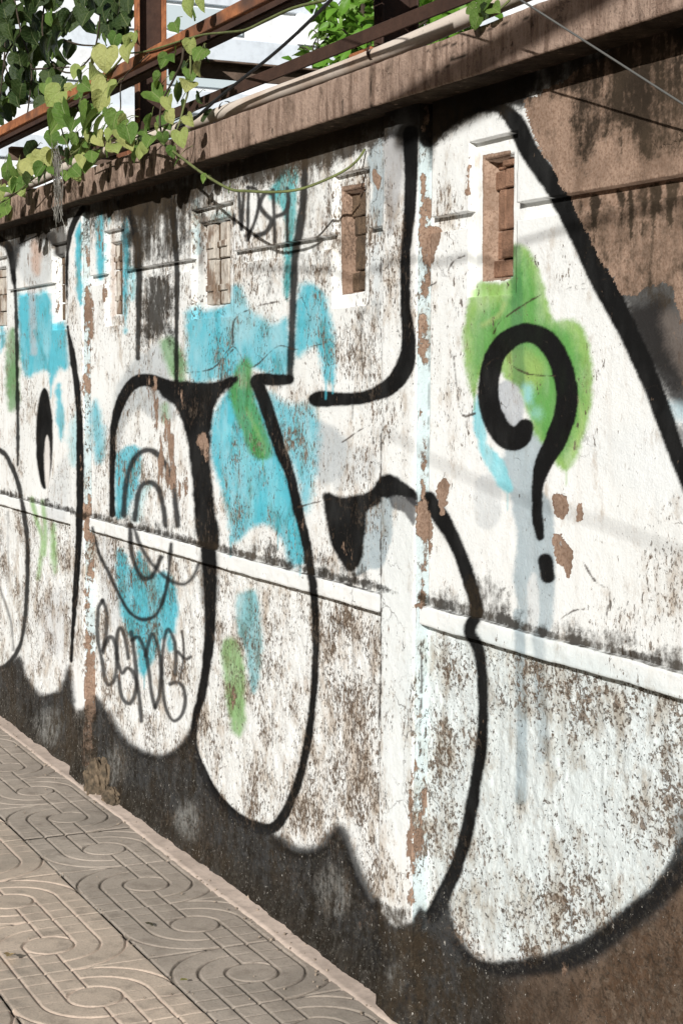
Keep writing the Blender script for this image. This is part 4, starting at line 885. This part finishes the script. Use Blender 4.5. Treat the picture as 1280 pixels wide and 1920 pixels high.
LF = '''715 30 75 p 1.62|765 15 65 p 1.62|660 100 62 m 1.62|655 215 72 m 1.66|715 175 62 p 1.63|618 232 62 m 1.66|595 305 66 m 1.66|660 345 84 m 1.66|705 318 72 p 1.62|715 275 62 m 1.63|742 258 62 p 1.62|745 200 72 m 1.63|772 205 64 d 1.66|632 388 62 p 1.66|635 440 60 p 1.62|711 452 54 p 1.60|680 520 74 p 1.58|650 570 52 m 1.58|660 605 36 m 1.58|762 432 62 d 1.69|752 368 52 d 1.70|480 190 92 p 1.62|488 162 62 p 1.63|505 140 42 p 1.62|428 152 62 m 1.72|392 155 52 m 1.74|445 42 66 d 1.76|340 212 96 p 1.66|396 222 104 p 1.64|360 275 84 p 1.63|308 302 72 m 1.68|290 270 66 p 1.70|282 322 64 p 1.68|322 322 66 m 1.64|268 345 62 p 1.68|422 342 74 p 1.60|378 382 84 p 1.59|200 365 92 p 1.60|246 430 112 m 1.56|300 428 122 m 1.55|212 470 116 m 1.57|332 462 108 m 1.56|372 470 94 m 1.56|430 452 84 m 1.57|456 458 56 p 1.56|412 500 62 p 1.57|440 545 84 p 1.56|482 500 84 m 1.56|522 560 84 p 1.56|486 542 84 p 1.57|412 550 52 p 1.57|372 522 62 p 1.58|332 512 52 p 1.58|286 520 52 m 1.60|300 556 62 m 1.60|345 582 62 m 1.59|312 606 62 p 1.58|282 640 62 m 1.58|260 590 62 d 1.60|236 572 52 d 1.62|190 592 76 p 1.60|160 592 66 p 1.60|150 640 62 m 1.58|112 622 96 p 1.58|65 632 96 p 1.59|110 680 66 d 1.57|170 660 62 d 1.58|36 708 72 m 1.56|5 722 66 p 1.56|22 785 62 m 1.55|30 662 42 m 1.62|565 460 64 m 1.57|546 500 52 m 1.57|592 490 52 p 1.58|560 530 62 m 1.57|612 520 52 m 1.57|8 790 52 m 1.56|860 712 26 m 1.55|770 672 40 m 1.55|722 55 62 m 1.70|250 655 50 m 1.6|205 640 60 m 1.6|320 470 80 m 1.57|275 470 90 m 1.57|395 560 60 m 1.58|455 510 60 p 1.57|505 585 50 m 1.57|240 520 60 m 1.62|85 690 50 m 1.6|130 590 60 p 1.62|350 420 70 m 1.6|405 430 50 m 1.58|470 470 50 m 1.57|540 560 50 p 1.56|60 700 60 m 1.58|330 540 46 m 1.6|690 250 40 d 1.68|630 350 40 m 1.68|680 400 50 d 1.68|645 290 40 m 1.67'''  # the dark leaf over the pipe stands in for a leaf's shadow
node_pts = []
for it in LF.split('|'):
    zx, zy, zs_, k, Y = it.split(); zx, zy, zs_, Y = float(zx)/2, float(zy)/2, float(zs_)/2, float(Y)
    p0 = P(zx, zy, Y); dep = np.dot(p0-np.array([0, 0, H]), F); size = zs_*dep/FPX*.92
    tip = Vector((random.gauss(0, .8), random.gauss(-.15, .4), -1)); nr = Vector((.45+random.gauss(0, .6), -.75+random.gauss(0, .35), .35+random.gauss(0, .45)))
    if k == 'd': nr = Vector((random.gauss(-.3, .5), -1, random.gauss(-.5, .3)))
    me = LM[k][random.randrange(4)]
    t = tip.normalized(); base = Vector(p0)-t*size*.42
    place_leaf(vine, me, base, size, tip, nr); node_pts.append(base)
vp = [np.array([(90, 250), (135, 175), (190, 120), (225, 150), (215, 200), (300, 235), (300, 285), (150, 335), (100, 300)], float), np.array([(-10, 330), (60, 285), (165, 290), (160, 330), (60, 360), (-10, 400)], float), np.array([(290, 160), (330, 90), (365, 90), (380, 130), (370, 200), (330, 250), (290, 270)], float)]
for po, nn, Ya, Yb, ks in ((vp[0], 16, 1.60, 1.70, 'mmmpd'), (vp[1], 14, 1.60, 1.68, 'mmpdp'), (vp[2], 5, 1.64, 1.69, 'mmd')):
    c = 0
    while c < nn:
        q = np.array([random.uniform(po[:, 0].min(), po[:, 0].max()), random.uniform(po[:, 1].min(), po[:, 1].max())])
        if not inside(q[:1], q[1:], po)[0]: continue
        p0 = P(q[0], q[1], random.uniform(Ya, Yb)); dep = np.dot(p0-np.array([0, 0, H]), F); size = random.uniform(22, 46)*dep/FPX
        tip = Vector((random.gauss(0, .9), random.gauss(-.15, .5), -1)); nr = Vector((random.gauss(.4, .7), -.8, random.gauss(.3, .5)))
        b = Vector(p0)-tip.normalized()*size*.42; place_leaf(vine, LM[random.choice(ks)][random.randrange(4)], b, size, tip, nr); node_pts.append(b); c += 1
def stem(name, pts, r, mat, parent, n=5):
    c = crom(np.array(pts, float), 6); rr = np.linspace(r, r*.7, len(c)); return MB().tube(c, rr, n).build(name, mat, parent, True)
def zp(l): return [P(a/2, b/2, Y) for a, b, Y in l]
stem('stem', zp([(600, 530, 1.60), (680, 590, 1.57), (760, 650, 1.555), (860, 708, 1.55), (930, 717, 1.56), (1040, 720, 1.59), (1130, 708, 1.63), (1220, 675, 1.67), (1290, 640, 1.70), (1340, 600, 1.73), (1368, 560, 1.75)]), .0042, STEM, vine)
stem('stem', zp([(1220, 0, 1.60), (1100, 30, 1.60), (1000, 75, 1.61), (920, 112, 1.62), (840, 122, 1.64), (740, 135, 1.66), (560, 190, 1.66), (470, 200, 1.66)]), .004, STEM, vine)
stem('stem', zp([(690, 150, 1.665), (682, 230, 1.66), (650, 300, 1.66), (610, 380, 1.65), (600, 450, 1.63), (610, 530, 1.60)]), .004, STEM_D, vine)
stem('stem', zp([(712, 160, 1.64), (715, 260, 1.63), (706, 340, 1.63), (690, 400, 1.62), (670, 470, 1.60), (648, 520, 1.59)]), .0035, STEM, vine)
stem('stem', zp([(610, 525, 1.59), (520, 500, 1.59), (420, 520, 1.60), (330, 540, 1.61), (240, 600, 1.61), (140, 660, 1.60), (40, 740, 1.58), (-60, 790, 1.57)]), .004, STEM, vine)
stem('stem', zp([(470, 200, 1.67), (420, 260, 1.66), (340, 330, 1.66), (250, 380, 1.64), (230, 470, 1.60), (260, 560, 1.60)]), .0035, STEM, vine)
stem('stem', zp([(400, 480, 1.60), (450, 420, 1.62), (460, 300, 1.66), (560, 200, 1.66)]), .0025, STEM_D, vine)
stem('stem', zp([(300, 590, 1.6), (400, 545, 1.6), (500, 520, 1.6), (760, 400, 1.68), (900, 300, 1.70)]), .0025, STEM_D, vine)
for b in node_pts[::1]:
    q = b+Vector((random.gauss(0, .02), random.uniform(.0, .03), random.uniform(-.01, .035)))
    MB().tube([b, (b+q)/2+Vector((0, 0, .006)), q], .0011, 4, False).build('leaf_stalk', STEM, vine)
# dry root tuft hanging over the coping
tuft = empty('dry_root_tuft', (0, 0, 0), 'tuft of dry grey hanging roots over the coping above the left pillar', 'dry roots')
m = MB()
for i in range(34):
    x0 = 108+random.gauss(0, 3.5); y0 = random.uniform(262, 300); L = random.uniform(50, 140); y1 = min(y0+L, 425)
    m.tube([P(x0+random.gauss(0, 2.5)+4*math.sin(t*5+i)+t*3, y0+(y1-y0)*t, 1.575+.035*t) for t in np.linspace(0, 1, 6)], .0009, 3, False)
m.build('root', mat_simple('dry_roots', (.34, .33, .30), (.18, .17, .15), 30, .9), tuft)

# creeper behind the frame; its shade is in the dark leaf colour
creep = empty('dark_creeper', (0, 0, 0), 'dense leafy creeper, its green darkened for shade, hanging behind the rusty rail at the top left corner', 'creeper')
poly1 = np.array([(-30, -40), (110, -40), (118, 20), (132, 40), (138, 80), (122, 130), (120, 165), (95, 185), (85, 205), (30, 215), (-30, 235)], float)
poly2 = np.array([(145, -40), (250, -40), (250, 60), (232, 72), (205, 60), (188, 55), (162, 48), (146, 20)], float)
def scatter(poly, n, y0, y1, lo, hi, keys, holes=()):
    c = 0
    while c < n:
        q = np.array([random.uniform(poly[:, 0].min(), poly[:, 0].max()), random.uniform(poly[:, 1].min(), poly[:, 1].max())])
        if not inside(q[:1], q[1:], poly)[0]: continue
        if any(math.hypot(q[0]-h[0], (q[1]-h[1])) < h[2] for h in holes): continue
        Y = random.uniform(y0, y1); p0 = P(q[0], q[1], Y); dep = np.dot(p0-np.array([0, 0, H]), F); size = random.uniform(lo, hi)*dep/FPX
        tip = Vector((random.gauss(0, .5), random.gauss(0, .4), -1)); nr = Vector((random.gauss(.1, .6), -.7+random.gauss(0, .5), random.gauss(.3, .5)))
        place_leaf(creep, LM[random.choice(keys)][random.randrange(4)], Vector(p0)-tip.normalized()*size*.4, size, tip, nr); c += 1
scatter(poly1, 200, 1.95, 2.5, 27, 41, 'ddddddddm', ((38, 58, 9), (90, 55, 9), (62, 85, 9), (25, 12, 9), (85, 135, 10), (10, 100, 8), (78, 20, 9)))
scatter(poly2, 58, 1.95, 2.3, 28, 42, 'dddddd')
for pts in ([(20, -40), (40, 60), (60, 130), (50, 230)], [(90, -40), (80, 60), (100, 120), (140, 135), (190, 85)], [(0, -40), (10, 80), (-5, 230)], [(200, -40), (190, 20), (185, 60), (180, 85)], [(60, 130), (100, 128), (130, 126)], [(230, -40), (215, 30), (220, 90)], [(40, 60), (10, 110), (20, 150)], [(120, 75), (150, 84), (185, 86)]):
    stem('stem', [P(a, b, 2.1) for a, b in pts], .005, STEM_D, creep)
# sunlit leaves over the pipe at the right
sprig = empty('leaf_sprig', (0, 0, 0), 'sprig of three broad bright green leaves lying over the pipe above the coping', 'leaves')
for (a, b, s, tp, nr, k) in ((905, 8, 46, (-.9, -.2, -.5), (.5, -.8, .4), 'm'), (893, 40, 36, (-.6, -.1, -.9), (.6, -.7, .5), 'm'), (928, 18, 32, (.8, 0, -.4), (.4, -.8, .6), 'm'), (880, 12, 26, (-.5, 0, .3), (.2, -.9, .3), 'm'), (912, 22, 28, (-.3, 0, -.9), (.9, -.3, .3), 'd')):
    p0 = P(a, b, 1.655); dep = np.dot(p0-np.array([0, 0, H]), F); size = s*dep/FPX; place_leaf(sprig, LM[k][random.randrange(3)], Vector(p0)-Vector(tp).normalized()*size*.45, size, tp, nr)
stem('stem', [P(955, 0, 1.70), P(935, 18, 1.68), P(905, 38, 1.665), P(895, 42, 1.66)], .0025, STEM, sprig)

# bushes beyond the wall
SM = [leaf_mesh('leaf', LEAF_LIME, .3, .4, 1.0, False, 40), leaf_mesh('leaf', LEAF_LIME, .1, .7, 1.1, False, 43), leaf_mesh('leaf', LEAF_MID, .3, .3, 1.0, False, 46)]
def bush(name, label, c, rad, n, size, stems, big=0):
    e = empty(name, tuple(c), label, 'shrub')
    V = []; Fc = []
    trunk = []
    for s in range(stems):
        a = random.uniform(0, 6.28); tipp = Vector((math.cos(a)*rad[0]*.7, math.sin(a)*rad[1]*.7, rad[2]*random.uniform(.2, .9)))
        pts = [Vector((0, 0, -c[2]-.16)), Vector((tipp.x*.2, tipp.y*.2, -rad[2])), tipp*.5, tipp]; trunk.append(pts)
        MB().tube(crom(np.array([tuple(q) for q in pts]), 5), np.linspace(.012, .003, 16), 5).build('stem', STEM_D, e)
    src = [(np.array([v.co for v in m_.vertices]), [tuple(p.vertices) for p in m_.polygons]) for m_ in SM]
    for i in range(n):
        d = Vector((random.gauss(0, 1), random.gauss(0, 1), random.gauss(0, 1))).normalized()*random.uniform(.35, 1)**.5
        lump = .75+.35*math.sin(d.x*5+d.z*4)*math.cos(d.y*5)
        p_ = Vector((d.x*rad[0], d.y*rad[1], d.z*rad[2]))*lump
        vv, ff = src[random.randrange(3)]
        R_ = Euler((random.gauss(.5, .6), random.gauss(0, .6), random.uniform(0, 6.28))).to_matrix(); s_ = size*random.uniform(.6, 1.15)
        W = (np.array(R_) @ (vv*s_).T).T + np.array(p_); b0 = len(V); V += [tuple(q) for q in W]; Fc += [tuple(k+b0 for k in f) for f in ff]
    me = mesh('foliage', V, Fc, LEAF_LIME, True); o = obj('foliage', me, e); o['kind'] = 'stuff'
    return e
cA = P(770, 30, 2.9); bush('green_shrub', 'bright green leafy shrub behind the wall beside the leaning post', cA, (.50, .36, .32), 850, .075, 7)
cB = P(690, 35, 2.7); bush('green_shrub', 'small upright leafy shoot behind the wall left of the leaning post', cB, (.16, .16, .20), 110, .07, 4)
cC = P(690, 125, 2.5); bush('green_shrub', 'low green shrub showing under the pipe behind the coping', cC, (.45, .2, .17), 420, .07, 5)
sp = empty('young_shoot', (0, 0, 0), 'slender young shoot with small leaves in front of the pale building', 'plant')
for pts in ([(585, 110), (590, 80), (603, 58), (612, 50)], [(590, 110), (600, 85), (612, 72), (618, 60)], [(585, 112), (575, 92), (562, 88)], [(592, 108), (596, 70), (588, 56)]):
    c = [P(a, b, 2.6) for a, b in pts]; stem('stem', [P(590, 160, 2.6)]+c, .003, STEM_D, sp)
    cc = crom(np.array(c), 4)
    for q in cc[::2]:
        for s_ in (-1, 1):
            place_leaf(sp, SM[2], Vector(q), random.uniform(.025, .045), (s_*.8, random.gauss(0, .4), random.gauss(-.2, .3)), (.4, -.7, .6))

# ------------------------------------------------------------------ pale building far behind
bd = empty('pale_building', (-26, 10, 0), 'tall pale white and grey concrete building with balcony bands behind the wall', 'building')
bd.location = (0, 0, 0)
XF = -26.0
MB().box(XF-9, XF, 2.0, 34, -.16, 16).build('facade_wall', BLDG, bd)
z = .6
k = 0
def band_z(py): return PX(560, py, XF)[2]
zb = [band_z(228), band_z(128), band_z(40), band_z(-60), band_z(-150)]
z0 = zb[0]; stp = (zb[1]-zb[0])
zl = [z0+stp*i for i in range(-5, 8)]
for zz_ in zl:
    MB().box(XF+.003, XF+.07, 2.0, 34, zz_, zz_+stp*.42, .01).build('balcony_parapet', BLDG_G, bd)
yv = PX(548, 60, XF)[1]
for zz_ in zl:
    for y0 in np.arange(4.0, 33, 4.1):
        y0 = y0+(yv-4.0-4.1*int((yv-4)/4.1))
        f = MB().box(XF+.003, XF+.12, y0+.05, y0+1.5, zz_+stp*.42+.003, zz_+stp-.003).build('pier', BLDG, bd)
        MB().box(XF+.003, XF+.05, y0+1.9, y0+3.2, zz_+stp*.50, zz_+stp*.93).build('window', GLASS_B, bd)

# unseen building row behind the viewer, added to cut sky light on the wall
ob = empty('sky_blocking_row', (0, 0, 0), 'unseen building row across the street, added to hold back sky light from the graffiti wall', 'building')
OBW = mat_simple('grey_weathered_render', (.24, .23, .21), (.17, .16, .15), 1.5, .9); OBD = mat_simple('dark_shutter', (.06, .065, .07), (.04, .04, .045), 6, .6)
MB().box(-44, -.5, -15, -9.0, -.15, 9.5).build('wall', OBW, ob); MB().box(-.5, 34, -15, -9.0, -.15, 4.1).build('wall', OBW, ob)
for i in range(11):
    x0 = -43.4+i*3.9
    MB().box(x0, x0+3.1, -8.99, -8.93, -.14, 2.9).build('shutter', OBD, ob)
    for zz_ in (3.9, 6.8): MB().box(x0+.4, x0+2.7, -8.99, -8.95, zz_, zz_+1.5).build('window', OBD, ob)
    MB().box(x0-.3, x0+3.5, -8.99, -8.2, 3.15, 3.3).build('canopy', OBW, ob)
for i in range(8):
    x0 = .2+i*4.1; MB().box(x0, x0+3.2, -8.99, -8.93, -.14, 2.9).build('shutter', OBD, ob)

# ------------------------------------------------------------------ small things on the ground
def litter(px, py, s, label, a, b, rot):
    p_ = G(px, py, .006); dep = np.dot(p_-np.array([0, 0, H]), F)
    me = leaf_mesh('fallen_leaf', mat_leaf('fallen_leaf_mat', a, b, .1), .2, .12, .9, False, int(px)); o = obj('fallen_leaf', me, None, (p_[0], p_[1], .012), (random.gauss(0, .15), .12, rot), s*dep/FPX)
    tag(o, label, 'leaf')
litter(20, 1792, 46, 'dry tan leaf lying on the pinkish tiles at the left edge', (.50, .34, .15), (.42, .28, .12), 1.2)
litter(352, 1841, 20, 'small yellow-green leaf on the grey tiles beside a round groove', (.30, .28, .06), (.25, .24, .05), .4)
litter(273, 1733, 22, 'shrivelled dark brown leaf lying in a groove of the grey tiles', (.05, .04, .03), (.06, .05, .03), 2.0)
litter(688, 1848, 14, 'tiny orange leaf on the mortar margin beside the right pillar', (.60, .33, .06), (.55, .30, .05), 2.6)
def rubble(name, x, y, rx, ry, rz, label, sd):
    b = bmesh.new(); bmesh.ops.create_icosphere(b, subdivisions=4, radius=1)
    for v in b.verts:
        c = np.array(v.co); n_ = fbm(np.array([c[0]*3+sd]), np.array([c[1]*3+c[2]*3.7]), sd, 4)[0]; n2 = vnoise(np.array([c[0]*11+c[2]*9]), np.array([c[1]*11-c[2]*5]), sd)[0]
        v.co = v.co*(.62+.6*n_+.22*n2); v.co.z = max(v.co.z, -.3); v.co.x *= rx; v.co.y *= ry; v.co.z *= rz
    me = bpy.data.meshes.new(name); b.to_mesh(me); b.free(); me.materials.append(RUBBLE); o = obj(name, me, None, (x, y, 0.0)); tag(o, label, 'rubble'); return o
g_ = G(185, 1490)
rubble('rubble_lump', -5.655, 1.752, .085, .05, .12, 'crumbling lump of old mortar at the foot of the left pillar', 3)
rubble('rubble_lump', -5.50, 1.755, .085, .035, .05, 'low crumbled mortar heap on the margin right of the left pillar', 5)
gm = MB()
for i in range(420):
    x_ = random.uniform(-7.4, -3.0); y_ = random.choice((random.gauss(1.70, .02), random.gauss(1.765, .012), random.gauss(OY, .008), random.uniform(.5, 1.7))); s_ = random.uniform(.0010, .0030)*(1 if y_ > 1.6 else .7)
    if y_ > 1.775: continue
    R_ = Euler((random.uniform(0, 3), random.uniform(0, 3), random.uniform(0, 3))).to_matrix().to_4x4()
    gm.box(-s_, s_, -s_*.8, s_*.8, -s_*.6, s_*.6, 0, Matrix.Translation((x_, y_, .004+.012*max(0, (y_-1.70)/.08) + s_*.4)) @ R_)
gr = gm.build('grit', mat_simple('loose_grit', (.45, .37, .29), (.16, .13, .10), 40, .9)); gr['kind'] = 'stuff'
